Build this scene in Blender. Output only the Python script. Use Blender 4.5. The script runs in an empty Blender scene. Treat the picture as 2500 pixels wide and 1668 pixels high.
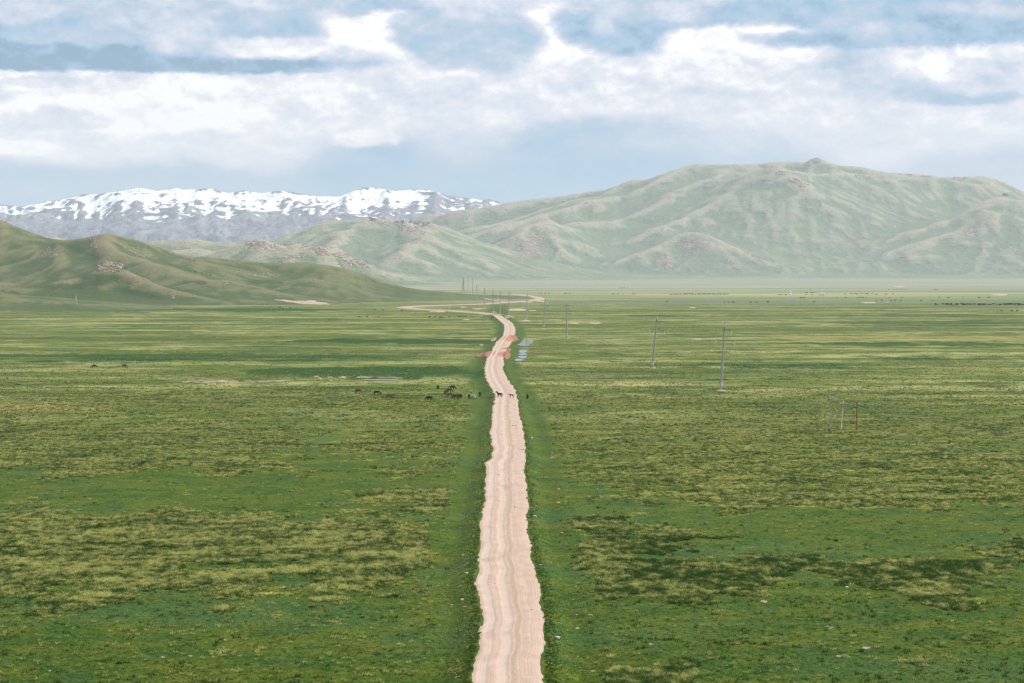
import bpy, bmesh, math, random
import numpy as np
from mathutils import Vector, Matrix, Euler

# ------------------------------------------------------------------ camera, sky, sun, exposure
SC = bpy.context.scene
COL = SC.collection
W0, H0 = 2500.0, 1668.0          # pixel frame the survey points were read in
FPX = 4861.0                     # focal length in those pixels (70 mm on a 36 mm sensor)
HZN = 655.0                      # row of the true horizon
CAMH = 40.0                      # the viewpoint stands 40 m above the plain
PITCH = math.atan((H0 / 2 - HZN) / FPX)

cam_d = bpy.data.cameras.new('camera')
cam_d.lens = FPX / W0 * 36.0
cam_d.sensor_width = 36.0
cam_d.clip_start = 1.0
cam_d.clip_end = 60000.0
cam = bpy.data.objects.new('camera', cam_d)
COL.objects.link(cam)
cam.location = (0, 0, CAMH)
cam.rotation_euler = (math.pi / 2 - PITCH, 0, 0)
SC.camera = cam

SUN_EL, SUN_AZ = math.radians(43), math.radians(66)      # azimuth measured from +Y towards +X
sun_d = bpy.data.lights.new('sun', 'SUN')
sun_d.energy = 4.9
sun_d.angle = math.radians(1.2)
sun_d.color = (1.0, 0.955, 0.88)
sun = bpy.data.objects.new('sun', sun_d)
COL.objects.link(sun)
sdir = Vector((math.cos(SUN_EL) * math.sin(SUN_AZ), math.cos(SUN_EL) * math.cos(SUN_AZ), math.sin(SUN_EL)))
sun.rotation_euler = sdir.to_track_quat('Z', 'Y').to_euler()

SC.view_settings.view_transform = 'Standard'
SC.view_settings.look = 'None'
SC.view_settings.gamma = 1.0
SC.view_settings.exposure = 0.34
SC.view_settings.use_curve_mapping = False
SC.render.engine = 'CYCLES'
SC.cycles.use_denoising = True
SC.cycles.denoising_input_passes = 'RGB_ALBEDO_NORMAL'
SC.cycles.denoising_prefilter = 'NONE'
try:
    SC.cycles.denoiser = 'OPENIMAGEDENOISE'
except Exception:
    pass
SC.cycles.max_bounces = 4
SC.cycles.diffuse_bounces = 2
SC.cycles.glossy_bounces = 2
SC.cycles.transmission_bounces = 2
SC.cycles.volume_bounces = 0
SC.cycles.transparent_max_bounces = 8
SC.cycles.use_adaptive_sampling = False


# ------------------------------------------------------------------ a small node-expression helper
class E:
    """one socket of a node tree, with arithmetic"""
    def __init__(self, nt, s):
        self.nt, self.s = nt, s

    def _m(self, op, b=None, c=None, clamp=False):
        n = self.nt.nodes.new('ShaderNodeMath')
        n.operation = op
        n.use_clamp = clamp
        for i, v in enumerate((self, b, c)):
            if v is None:
                continue
            if isinstance(v, E):
                self.nt.links.new(v.s, n.inputs[i])
            else:
                n.inputs[i].default_value = float(v)
        return E(self.nt, n.outputs[0])

    def __add__(self, b): return self._m('ADD', b)
    __radd__ = __add__
    def __sub__(self, b): return self._m('SUBTRACT', b)
    def __rsub__(self, b): return self._m('MULTIPLY_ADD', -1.0, b)
    def __mul__(self, b): return self._m('MULTIPLY', b)
    __rmul__ = __mul__
    def __truediv__(self, b): return self._m('DIVIDE', b)
    def pow(self, b): return self._m('POWER', b)
    def sqrt(self): return self._m('SQRT')
    def abs(self): return self._m('ABSOLUTE')
    def max(self, b): return self._m('MAXIMUM', b)
    def min(self, b): return self._m('MINIMUM', b)
    def sat(self): return self._m('ADD', 0.0, clamp=True)

    def smooth(self, a, b, lo=0.0, hi=1.0):
        n = self.nt.nodes.new('ShaderNodeMapRange')
        n.interpolation_type = 'SMOOTHSTEP'
        self.nt.links.new(self.s, n.inputs[0])
        for i, v in ((1, a), (2, b), (3, lo), (4, hi)):
            n.inputs[i].default_value = v
        return E(self.nt, n.outputs[0])


def vec_scale(nt, vsock, sx, sy, sz, off=(0, 0, 0)):
    n = nt.nodes.new('ShaderNodeVectorMath')
    n.operation = 'MULTIPLY_ADD'
    nt.links.new(vsock, n.inputs[0])
    n.inputs[1].default_value = (sx, sy, sz)
    n.inputs[2].default_value = off
    return n.outputs[0]


def noise(nt, vsock, detail=4.0, rough=0.55, dist=0.0, lac=2.0):
    n = nt.nodes.new('ShaderNodeTexNoise')
    n.inputs['Scale'].default_value = 1.0
    n.inputs['Detail'].default_value = detail
    n.inputs['Roughness'].default_value = rough
    n.inputs['Lacunarity'].default_value = lac
    n.inputs['Distortion'].default_value = dist
    nt.links.new(vsock, n.inputs['Vector'])
    return E(nt, n.outputs[0])


def rgb(nt, c):
    n = nt.nodes.new('ShaderNodeRGB')
    n.outputs[0].default_value = (c[0], c[1], c[2], 1)
    return n.outputs[0]


def mixc(nt, fac, a, b, mode='MIX'):
    n = nt.nodes.new('ShaderNodeMix')
    n.data_type = 'RGBA'
    n.blend_type = mode
    n.clamp_factor = True
    if isinstance(fac, E):
        nt.links.new(fac.s, n.inputs[0])
    else:
        n.inputs[0].default_value = fac
    for s, i in ((a, 6), (b, 7)):
        if isinstance(s, tuple):
            n.inputs[i].default_value = (s[0], s[1], s[2], 1)
        else:
            nt.links.new(s, n.inputs[i])
    return n.outputs[2]


def S(r, g, b):
    """8-bit sRGB to linear"""
    f = lambda v: (v / 255 / 12.92) if v <= 10 else ((v / 255 + 0.055) / 1.055) ** 2.4
    return (f(r), f(g), f(b))


# ------------------------------------------------------------------ the sky: clear air of the Sky Texture, clouds over it
def build_world():
    w = bpy.data.worlds.new('World')
    SC.world = w
    w.use_nodes = True
    nt = w.node_tree
    nt.nodes.clear()
    out = nt.nodes.new('ShaderNodeOutputWorld')
    tc = nt.nodes.new('ShaderNodeTexCoord')
    d = tc.outputs['Generated']
    sep = nt.nodes.new('ShaderNodeSeparateXYZ')
    nt.links.new(d, sep.inputs[0])
    X, Y, Z = (E(nt, sep.outputs[i]) for i in range(3))
    sky = nt.nodes.new('ShaderNodeTexSky')
    sky.sky_type = 'NISHITA'
    sky.sun_disc = False
    sky.sun_elevation = SUN_EL
    sky.sun_rotation = SUN_AZ
    sky.altitude = 2000
    sky.air_density = 1.0
    sky.dust_density = 1.5
    az = X._m('ARCTAN2', Y)
    el = Z._m('ARCSINE')
    u0 = az * (FPX * 1.010) + 1250.0          # bearing and height as an angle, counted in survey units
    v0 = (el * FPX) * -1.0 + HZN

    def dn(px, zs, off, det, rough, color=False):
        """billow noise on the direction itself, so it runs round the whole sky"""
        k = FPX / px
        n = noise(nt, vec_scale(nt, d, k, k, k * zs, off), det, rough)
        if not color:
            return n
        sp = nt.nodes.new('ShaderNodeSeparateColor')
        nt.links.new(n.s.node.outputs[1], sp.inputs[0])
        return n, E(nt, sp.outputs[0]), E(nt, sp.outputs[1])
    nA, aR, aG = dn(330, 1.9, (3.1, 0.7, 9.2), 2, 0.5, True)
    nM, mR, mG = dn(120, 1.7, (5.1, 2.7, 1.2), 5, 0.64, True)
    kf = FPX / 120
    nM2 = noise(nt, vec_scale(nt, d, kf, kf, kf * 1.7, (5.1 + 0.07, 2.7, 1.2 + 1.7 * 0.14)), 5, 0.64)
    nL = dn(900, 2.8, (7.0, 3.0, 5.5), 3, 0.5)
    u = u0 + (aR - 0.5) * 130.0 + (mR - 0.5) * 110.0
    v = v0 + (aG - 0.5) * 56.0 + (mG - 0.5) * 60.0
    uv = nt.nodes.new('ShaderNodeCombineXYZ')
    nt.links.new(u.s, uv.inputs[0])
    nt.links.new(v.s, uv.inputs[1])
    fr = nM - 0.5
    edges = {}

    def mixf(m, a, b):
        n = nt.nodes.new('ShaderNodeMix')
        n.data_type = 'FLOAT'
        nt.links.new(m.s, n.inputs[0])
        nt.links.new(a.s, n.inputs[2])
        n.inputs[3].default_value = b
        return E(nt, n.outputs[0])

    # brightness of the cloud deck, 0 = slate blue base .. 1 = sunlit white
    deck = (nL - 0.5) * 1.5 + (nA - 0.5) * 0.7 + 0.66
    veil = deck * 0.0 + 0.80
    t = veil

    def blob(cx, cy, rx, ry, val, a=1.0, soft=0.35, edge=0.5, base_y=None, top_y=None, bs=14):
        nonlocal t
        n = nt.nodes.new('ShaderNodeVectorMath')
        n.operation = 'MULTIPLY_ADD'
        nt.links.new(uv.outputs[0], n.inputs[0])
        n.inputs[1].default_value = (1.0 / rx, 1.0 / ry, 0)
        n.inputs[2].default_value = (-cx / rx, -cy / ry, 0)
        ln = nt.nodes.new('ShaderNodeVectorMath')
        ln.operation = 'LENGTH'
        nt.links.new(n.outputs[0], ln.inputs[0])
        m = E(nt, ln.outputs['Value']).smooth(1.0 + soft * 0.28, 1.0 - soft * 0.55, 0.0, a)
        if base_y is not None:
            m = m * vb.smooth(base_y - bs, base_y + bs, 1.0, 0.0)
        if top_y is not None:
            m = m * v.smooth(top_y - bs, top_y + bs, 0.0, 1.0)
        t = mixf(m, t, val)
    vb = v0 + (mG - 0.5) * 34.0 + (aG - 0.5) * 20.0
    # low blue gaps and rain haze under the clouds
    blob(150, 500, 800, 130, 0.36, 0.95, 0.5, top_y=385, bs=45)
    blob(1050, 470, 360, 150, 0.24, 1.0, 0.5)
    blob(1560, 440, 520, 160, 0.25, 1.0, 0.45)
    blob(2450, 420, 330, 60, 0.48, 0.9, 0.8)
    blob(1120, 330, 150, 100, 0.66, 0.7, 0.9)
    blob(1950, 330, 480, 80, 0.74, 0.6, 0.8)
    # left middle bank
    blob(200, 300, 640, 105, 0.84, 1.0, 0.6)
    blob(330, 285, 330, 60, 1.02, 1.0, 0.5, base_y=334, bs=8)
    blob(160, 302, 170, 36, 0.70, 0.8, 0.6, base_y=326, bs=8)
    blob(40, 360, 130, 26, 1.0, 0.9, 0.6, base_y=383, bs=8)
    blob(20, 190, 110, 36, 1.02, 0.95, 0.5, base_y=214)
    blob(120, 204, 130, 15, 0.58, 0.8, 0.7)
    blob(890, 342, 80, 26, 0.98, 0.8, 0.8, base_y=364, bs=8)
    blob(680, 225, 280, 40, 0.87, 0.8, 0.8)
    # upper left bank
    blob(330, 40, 720, 170, 0.36, 1.0, 0.30, base_y=176, bs=8)
    blob(500, 20, 280, 70, 0.66, 0.8, 0.7)
    blob(20, 30, 180, 50, 0.56, 0.7, 0.8)
    blob(300, 158, 640, 44, 0.02, 1.0, 0.6, base_y=186, bs=5)
    blob(660, 95, 320, 72, 0.60, 0.9, 0.5, base_y=158)
    blob(740, 128, 250, 36, 0.88, 0.95, 0.6, base_y=154)
    blob(880, 152, 110, 28, 0.46, 0.8, 0.7, base_y=166)
    blob(700, 72, 210, 42, 0.30, 0.9, 0.5, base_y=102)
    # bright hole and the dark heap beside it
    blob(1010, 80, 250, 80, 1.04, 1.0, 0.5)
    blob(1400, 85, 200, 75, 1.03, 1.0, 0.5)
    blob(1150, 95, 200, 82, 0.38, 1.0, 0.4)
    blob(1200, 130, 110, 56, 0.42, 0.9, 0.6)
    blob(1000, -4, 450, 44, 0.20, 1.0, 0.6)
    # upper right bank
    blob(2060, 10, 680, 128, 0.22, 1.0, 0.30, base_y=140, bs=18)
    blob(1570, 60, 210, 90, 0.24, 1.0, 0.35)
    blob(1680, 110, 90, 44, 0.14, 1.0, 0.5)
    blob(1672, 40, 60, 34, 0.86, 0.7, 1.6)
    blob(1490, 52, 44, 54, 0.84, 0.6, 1.6)
    blob(1830, 130, 210, 66, 1.02, 1.0, 0.35, base_y=190, bs=50)
    blob(1850, 235, 430, 80, 0.79, 0.9, 0.8)
    blob(2230, 175, 260, 90, 0.52, 1.0, 0.5)
    blob(2290, 168, 140, 56, 0.80, 0.9, 0.7)
    blob(2285, 172, 52, 36, 1.03, 1.0, 0.8)
    blob(2390, 128, 46, 26, 0.98, 0.8, 0.8)
    blob(2250, 104, 440, 26, 0.16, 0.9, 0.7)
    blob(2330, 252, 170, 22, 0.30, 0.95, 0.8, base_y=268, bs=8)
    blob(2430, 226, 120, 22, 0.74, 0.8, 0.8)
    blob(2400, 32, 200, 34, 0.52, 0.75, 0.9)
    blob(2080, 66, 150, 30, 0.46, 0.7, 0.9)
    # away from the surveyed bearing the same kind of deck goes on overhead and behind
    out_of = (1.0 - Y.smooth(0.86, 0.955) * el.smooth(math.radians(8.6), math.radians(6.6)))
    n = nt.nodes.new('ShaderNodeMix')
    n.data_type = 'FLOAT'
    nt.links.new(out_of.s, n.inputs[0])
    nt.links.new(t.s, n.inputs[2])
    nt.links.new(deck.s, n.inputs[3])
    t = E(nt, n.outputs[0])
    # billow shading: tops catch the light, undersides fall off; strongest where the deck is neither clear nor veiled
    fade = v0.smooth(430.0, 190.0, 0.30, 1.15)
    t = t + ((nM2 - nM) * 1.35 + fr * 0.85) * fade
    ramp = nt.nodes.new('ShaderNodeValToRGB')
    cr = ramp.color_ramp
    stops = [(0.0, S(118, 149, 175)), (0.22, S(146, 178, 203)), (0.42, S(173, 188, 206)), (0.62, S(199, 205, 218)),
             (0.80, S(219, 218, 225)), (1.0, S(247, 244, 243))]
    while len(cr.elements) < len(stops):
        cr.elements.new(0.5)
    for e_, (p, c) in zip(cr.elements, stops):
        e_.position = p
        e_.color = (c[0], c[1], c[2], 1)
    nt.links.new(t.s, ramp.inputs[0])
    bg1 = nt.nodes.new('ShaderNodeBackground')
    nt.links.new(sky.outputs[0], bg1.inputs[0])
    bg1.inputs[1].default_value = 0.10
    bg2 = nt.nodes.new('ShaderNodeBackground')
    nt.links.new(ramp.outputs[0], bg2.inputs[0])
    bg2.inputs[1].default_value = 1.0
    mx = nt.nodes.new('ShaderNodeMixShader')
    mx.inputs[0].default_value = 0.93
    nt.links.new(bg1.outputs[0], mx.inputs[1])
    nt.links.new(bg2.outputs[0], mx.inputs[2])
    nt.links.new(mx.outputs[0], out.inputs[0])
    w.cycles.sampling_method = 'MANUAL'
    w.cycles.sample_map_resolution = 512


build_world()


# ------------------------------------------------------------------ survey maths and noise fields
RNG = np.random.default_rng(7)
random.seed(11)
cp, sp_ = math.cos(PITCH), math.sin(PITCH)


def ray(px, py):
    dx = (px - W0 / 2) / FPX
    dy = (H0 / 2 - py) / FPX
    return np.array([dx, cp + dy * sp_, -sp_ + dy * cp])


def at_depth(px, py, Y):
    d = ray(px, py)
    t = Y / d[1]
    return np.array([d[0] * t, Y, CAMH + d[2] * t])


def project(x, y, z):
    """vectorised: world -> survey pixel"""
    zz = z - CAMH
    f = y * cp - zz * sp_
    uu = y * sp_ + zz * cp
    return W0 / 2 + FPX * x / f, H0 / 2 - FPX * uu / f


_perm = np.random.default_rng(3).permutation(4096)
_grad = np.random.default_rng(4).uniform(0, 2 * np.pi, 4096)
_gx, _gy = np.cos(_grad), np.sin(_grad)


def perlin(x, y):
    xi = np.floor(x).astype(np.int64); yi = np.floor(y).astype(np.int64)
    xf = x - xi; yf = y - yi
    u = xf * xf * xf * (xf * (xf * 6 - 15) + 10)
    v = yf * yf * yf * (yf * (yf * 6 - 15) + 10)

    def g(ix, iy, fx, fy):
        h = _perm[(_perm[ix & 4095] + iy) & 4095]
        return _gx[h] * fx + _gy[h] * fy
    a = g(xi, yi, xf, yf); b = g(xi + 1, yi, xf - 1, yf)
    c = g(xi, yi + 1, xf, yf - 1); d = g(xi + 1, yi + 1, xf - 1, yf - 1)
    return ((a + (b - a) * u) + ((c + (d - c) * u) - (a + (b - a) * u)) * v) * 1.5


def fbm(x, y, octs=4, rough=0.5):
    s = 0.0; a = 1.0; n = 0.0
    for k in range(octs):
        s = s + a * perlin(x * 2 ** k + 17.3 * k, y * 2 ** k - 9.1 * k)
        n += a
        a *= rough
    return s / n


def sstep(a, b, x):
    t = np.clip((x - a) / (b - a), 0, 1)
    return t * t * (3 - 2 * t)


def new_obj(name, me, parent=None):
    o = bpy.data.objects.new(name, me)
    COL.objects.link(o)
    if parent is not None:
        o.parent = parent
    return o


def tag(o, label, cat, group=None):
    o['label'] = label
    o['category'] = cat
    if group:
        o['group'] = group
    return o


def grid_mesh(name, P, mat, attrs=None, flip=False, smooth=True):
    """P: (rows, cols, 3) -> quad mesh"""
    R, C_ = P.shape[:2]
    me = bpy.data.meshes.new(name)
    n = R * C_
    me.vertices.add(n)
    me.vertices.foreach_set('co', P.reshape(-1).astype(np.float32))
    idx = np.arange(n).reshape(R, C_)
    q = np.stack([idx[:-1, :-1], idx[:-1, 1:], idx[1:, 1:], idx[1:, :-1]], -1).reshape(-1, 4)
    if flip:
        q = q[:, ::-1]
    m = len(q)
    me.loops.add(m * 4)
    me.loops.foreach_set('vertex_index', q.reshape(-1).astype(np.int32))
    me.polygons.add(m)
    me.polygons.foreach_set('loop_start', np.arange(0, m * 4, 4, dtype=np.int32))
    me.polygons.foreach_set('use_smooth', np.full(m, smooth))
    for k, v in (attrs or {}).items():
        a = me.attributes.new(k, 'FLOAT', 'POINT')
        a.data.foreach_set('value', np.ascontiguousarray(v.reshape(-1), np.float32))
    me.update(calc_edges=True)
    me.validate()
    if mat is not None:
        me.materials.append(mat)
    return me


# ------------------------------------------------------------------ materials
def base_mat(name, rough=0.9, spec=0.2):
    m = bpy.data.materials.new(name)
    m.use_nodes = True
    nt = m.node_tree
    b = nt.nodes['Principled BSDF']
    b.inputs['Roughness'].default_value = rough
    b.inputs['Specular IOR Level'].default_value = spec
    return m, nt, b


def flat_mat(name, col, rough=0.8, spec=0.3, var=0.25, scale=1.2, col2=None, metal=0.0):
    """object paint: base colour with grain and stains of its own"""
    m, nt, b = base_mat(name, rough, spec)
    tc = nt.nodes.new('ShaderNodeTexCoord')
    n1 = noise(nt, vec_scale(nt, tc.outputs['Object'], scale, scale, scale), 5, 0.6)
    c2 = col2 or tuple(c * (1 - var) for c in col)
    c = mixc(nt, n1.smooth(0.35, 0.65), col, c2)
    nt.links.new(c, b.inputs['Base Color'])
    b.inputs['Metallic'].default_value = metal
    return m


def attr(nt, name):
    a = nt.nodes.new('ShaderNodeAttribute')
    a.attribute_name = name
    return E(nt, a.outputs['Fac'])


def world_pos(nt):
    return nt.nodes.new('ShaderNodeNewGeometry').outputs['Position']


def bump(nt, b, h, dist, strength=1.0):
    n = nt.nodes.new('ShaderNodeBump')
    n.inputs['Strength'].default_value = strength
    n.inputs['Distance'].default_value = dist
    nt.links.new(h.s, n.inputs['Height'])
    nt.links.new(n.outputs[0], b.inputs['Normal'])


TURF = (0.027, 0.070, 0.004); TURF2 = (0.062, 0.088, 0.004); LUSH = (0.006, 0.044, 0.001)
STRAW = (0.280, 0.290, 0.045); OLIVE = (0.070, 0.110, 0.008); SAGE = (0.150, 0.180, 0.095)
SAND = (0.56, 0.40, 0.30)


def ground_material():
    m, nt, b = base_mat('steppe_grass', 0.95, 0.08)
    P = world_pos(nt)
    tus, lush, far, dry = attr(nt, 'tussock'), attr(nt, 'lush'), attr(nt, 'sparse'), attr(nt, 'straw')
    nB = noise(nt, vec_scale(nt, P, 1 / 70, 1 / 34, 0), 4, 0.55)
    nM = noise(nt, vec_scale(nt, P, 1 / 13, 1 / 8, 0), 4, 0.6)
    nS = noise(nt, vec_scale(nt, P, 1 / 2.6, 1 / 2.6, 0), 4, 0.62)
    nF = noise(nt, vec_scale(nt, P, 1 / 0.5, 1 / 0.8, 0), 3, 0.6)
    nK = noise(nt, vec_scale(nt, P, 1 / 330, 1 / 90, 0, (9.0, 4.0, 0)), 3, 0.5)
    # short grazed turf
    c = mixc(nt, nM.smooth(0.38, 0.62), TURF, TURF2)
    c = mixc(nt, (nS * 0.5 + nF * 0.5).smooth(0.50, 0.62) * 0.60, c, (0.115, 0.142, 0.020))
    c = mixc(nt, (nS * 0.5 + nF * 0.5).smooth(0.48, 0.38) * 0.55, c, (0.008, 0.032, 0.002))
    c = mixc(nt, nB.smooth(0.50, 0.66) * 0.6, c, (0.042, 0.090, 0.024))
    nV = noise(nt, vec_scale(nt, P, 1 / 6.5, 1 / 8.5, 0, (14.0, 3.0, 0)), 5, 0.66)
    c = mixc(nt, nV.smooth(0.54, 0.66) * 0.55, c, (0.094, 0.104, 0.012))
    c = mixc(nt, nV.smooth(0.46, 0.34) * 0.55, c, (0.030, 0.074, 0.024))
    nT = noise(nt, vec_scale(nt, P, 1 / 13, 1 / 9, 0, (4.0, 1.0, 0)), 5, 0.68)
    nU = noise(nt, vec_scale(nt, P, 1 / 75, 1 / 26, 0, (7.0, 2.0, 0)), 5, 0.62)
    c = mixc(nt, nT.smooth(0.54, 0.70) * 0.5, c, (0.010, 0.036, 0.002))
    # tussock meadow: straw-coloured crowns over dark gaps
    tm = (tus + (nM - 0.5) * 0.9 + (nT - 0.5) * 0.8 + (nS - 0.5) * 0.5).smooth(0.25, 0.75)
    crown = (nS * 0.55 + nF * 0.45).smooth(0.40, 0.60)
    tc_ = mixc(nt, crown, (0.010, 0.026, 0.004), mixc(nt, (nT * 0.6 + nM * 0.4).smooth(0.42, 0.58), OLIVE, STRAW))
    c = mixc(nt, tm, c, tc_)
    # pale feathery sedge of the middle distance
    fm = far * (nK * 0.45 + nU * 0.45 + (nT - 0.5) * 0.35 + 0.05).smooth(0.40, 0.53)
    c = mixc(nt, fm * 0.90, c, mixc(nt, nB.smooth(0.40, 0.62), (0.100, 0.140, 0.020), (0.330, 0.320, 0.120)))
    c = mixc(nt, far * (nT * 0.55 + nU * 0.45).smooth(0.495, 0.56) * 0.88, c, (0.008, 0.042, 0.001))
    lm = (lush + (nU - 0.5) * 1.3 + (nT - 0.5) * 0.7).smooth(0.42, 0.74) * 0.9
    c = mixc(nt, lm, c, mixc(nt, nS.smooth(0.4, 0.6), LUSH, (0.012, 0.060, 0.002)))
    ym = (dry + (nM - 0.5) * 0.7 + (nS - 0.5) * 0.3).smooth(0.42, 0.66)
    c = mixc(nt, ym, c, (0.250, 0.225, 0.060))
    # wider steppe beyond the meadow
    sep = nt.nodes.new('ShaderNodeSeparateXYZ')
    nt.links.new(P, sep.inputs[0])
    Yp = E(nt, sep.outputs[1])
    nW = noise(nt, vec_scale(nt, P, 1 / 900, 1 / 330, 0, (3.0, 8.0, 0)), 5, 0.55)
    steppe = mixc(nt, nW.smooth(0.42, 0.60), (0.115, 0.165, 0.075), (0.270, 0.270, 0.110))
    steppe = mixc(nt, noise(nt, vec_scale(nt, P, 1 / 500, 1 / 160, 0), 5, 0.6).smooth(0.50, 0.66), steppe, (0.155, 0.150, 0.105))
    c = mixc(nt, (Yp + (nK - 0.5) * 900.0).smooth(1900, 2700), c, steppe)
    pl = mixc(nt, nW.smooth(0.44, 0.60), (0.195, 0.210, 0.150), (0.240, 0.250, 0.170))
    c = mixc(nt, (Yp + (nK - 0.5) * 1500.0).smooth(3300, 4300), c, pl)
    # bare scuffs
    sc = nM.smooth(0.66, 0.74) * nF.smooth(0.56, 0.66) * 0.8
    c = mixc(nt, sc, c, (0.26, 0.21, 0.12))
    nt.links.new(c, b.inputs['Base Color'])
    bump(nt, b, nS * 0.30 + nF * 0.16 + tm * crown * 0.25, 1.0, 0.9)
    return m


def hill_material(name, near):
    """grazed slopes: green in hollows, drier on the ribs, rock where the 'rock' survey says so"""
    m, nt, b = base_mat(name, 0.95, 0.08)
    P = world_pos(nt)
    rock, rib, lush = attr(nt, 'rock'), attr(nt, 'rib'), attr(nt, 'lush')
    k = 1.0 if near else 0.30
    nB = noise(nt, vec_scale(nt, P, k / 120, k / 120, k / 60), 5, 0.55)
    nM = noise(nt, vec_scale(nt, P, k / 22, k / 22, k / 22), 5, 0.62)
    nF = noise(nt, vec_scale(nt, P, k / 4.5, k / 4.5, k / 4.5), 4, 0.62)
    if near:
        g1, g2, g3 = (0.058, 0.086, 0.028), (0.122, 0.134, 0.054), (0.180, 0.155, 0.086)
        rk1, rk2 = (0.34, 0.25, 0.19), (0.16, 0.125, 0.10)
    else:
        g1, g2, g3 = (0.140, 0.178, 0.110), (0.230, 0.240, 0.160), (0.320, 0.280, 0.205)  # slope colours paled and greyed to carry distance haze and sunlight
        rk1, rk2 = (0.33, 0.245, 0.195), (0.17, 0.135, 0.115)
    dryf = (rib + (nB - 0.5) * 1.2 + (nM - 0.5) * 0.9).smooth(0.05, 0.80)
    c = mixc(nt, dryf, g1, g2)
    c = mixc(nt, (rib * 0.6 + (nM - 0.5) * 1.4 + (nF - 0.5) * 0.6).smooth(0.42, 0.80) * 0.8, c, g3)
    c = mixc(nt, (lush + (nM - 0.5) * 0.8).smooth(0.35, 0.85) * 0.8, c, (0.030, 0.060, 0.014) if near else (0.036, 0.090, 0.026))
    c = mixc(nt, nF.smooth(0.53, 0.66) * 0.55, c, (0.026, 0.042, 0.012))
    rm = (rock + (nM - 0.5) * (1.0 if near else 1.7) + (nF - 0.5) * 0.9).smooth(0.46, 0.66)
    c = mixc(nt, rm, c, mixc(nt, nF.smooth(0.40, 0.62), rk2, rk1))
    nt.links.new(c, b.inputs['Base Color'])
    if near:
        bump(nt, b, nF * 0.9 + nM * 2.6 + rm * 1.0, 1.0, 0.85)
    else:
        bump(nt, b, nF * 5.0 + nM * 16.0 + rm * 5.0, 1.0, 0.85)
    return m


def snow_material():
    m, nt, b = base_mat('alpine_rock_and_snow', 0.8, 0.2)
    P = world_pos(nt)
    sep = nt.nodes.new('ShaderNodeSeparateXYZ')
    nt.links.new(P, sep.inputs[0])
    Z = E(nt, sep.outputs[2])
    snow, rib = attr(nt, 'snow'), attr(nt, 'rib')
    nB = noise(nt, vec_scale(nt, P, 1 / 420, 1 / 420, 1 / 200), 5, 0.6)
    nM = noise(nt, vec_scale(nt, P, 1 / 75, 1 / 300, 1 / 150), 6, 0.68, 0.6)
    nF = noise(nt, vec_scale(nt, P, 1 / 24, 1 / 60, 1 / 40), 4, 0.6)
    c = mixc(nt, nM.smooth(0.40, 0.62), (0.105, 0.112, 0.155), (0.240, 0.220, 0.245))  # rock here and lower slopes below tinted pale lilac for valley haze
    haze_tint = Z.smooth(250, 90)
    c = mixc(nt, haze_tint * 0.8, c, mixc(nt, nB.smooth(0.42, 0.6), (0.080, 0.105, 0.130), (0.330, 0.285, 0.280)))
    sm = (snow + (nM - 0.5) * 0.85 + (nF - 0.5) * 0.45 + (nB - 0.5) * 0.5).smooth(0.42, 0.52)
    c = mixc(nt, sm, c, (0.90, 0.91, 0.93))
    nt.links.new(c, b.inputs['Base Color'])
    bump(nt, b, nM * 40.0 + nF * 9.0, 1.0, 0.7)
    return m


def road_material():
    m, nt, b = base_mat('dirt_road', 0.95, 0.1)
    P = world_pos(nt)
    uvn = nt.nodes.new('ShaderNodeUVMap')
    uvn.uv_map = 'UVMap'
    sep = nt.nodes.new('ShaderNodeSeparateXYZ')
    nt.links.new(uvn.outputs[0], sep.inputs[0])
    U, V = E(nt, sep.outputs[0]), E(nt, sep.outputs[1])
    nB = noise(nt, vec_scale(nt, P, 1 / 9, 1 / 26, 0), 4, 0.55)
    nM = noise(nt, vec_scale(nt, P, 1 / 1.6, 1 / 3.5, 0), 5, 0.62)
    nF = noise(nt, vec_scale(nt, P, 1 / 0.28, 1 / 0.55, 0), 4, 0.65)
    nL = noise(nt, vec_scale(nt, uvn.outputs[0], 46.0, 0.012, 0), 4, 0.6)     # drag marks along the way
    c = mixc(nt, nM.smooth(0.36, 0.64), (0.385, 0.285, 0.225), (0.440, 0.335, 0.270))
    c = mixc(nt, nL.smooth(0.42, 0.60) * 0.45, c, (0.310, 0.225, 0.165))
    uu = U + (nB - 0.5) * 0.035
    t1 = (uu - 0.185).abs().smooth(0.085, 0.030)
    t2 = (uu - 0.435).abs().smooth(0.090, 0.030)
    tr = t1.max(t2) * (nL * 0.6 + nM * 0.4).smooth(0.20, 0.55, 0.55, 1.0)
    c = mixc(nt, tr * 0.50, c, (0.470, 0.385, 0.325))
    # windrow of loose, darker gravel with weeds beside the right-hand rut
    wr = (uu - 0.585).abs().smooth(0.055, 0.010) * (nM * 0.6 + nF * 0.5).smooth(0.42, 0.58)
    c = mixc(nt, wr * 0.45, c, (0.20, 0.165, 0.085))
    c = mixc(nt, noise(nt, vec_scale(nt, P, 1 / 4.5, 1 / 14, 0, (8.0, 2.0, 0)), 4, 0.6).smooth(0.55, 0.68) * 0.45, c, (0.285, 0.205, 0.150))
    c = mixc(nt, nF.smooth(0.62, 0.72) * 0.6, c, (0.22, 0.155, 0.10))
    ed = (U - 0.5).abs().smooth(0.40, 0.50)
    c = mixc(nt, (ed + (nM - 0.5) * 0.9 + (nF - 0.5) * 0.6).smooth(0.62, 0.80), c, (0.16, 0.16, 0.060))
    rd = attr(nt, 'red')
    c = mixc(nt, (rd + (nM - 0.5) * 0.7 - tr * 0.75).smooth(0.35, 0.60) * 0.85, c, (0.340, 0.140, 0.080))
    nt.links.new(c, b.inputs['Base Color'])
    bump(nt, b, nM * 0.10 + nF * 0.05 - tr * 0.05, 1.0, 0.9)
    return m


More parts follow.
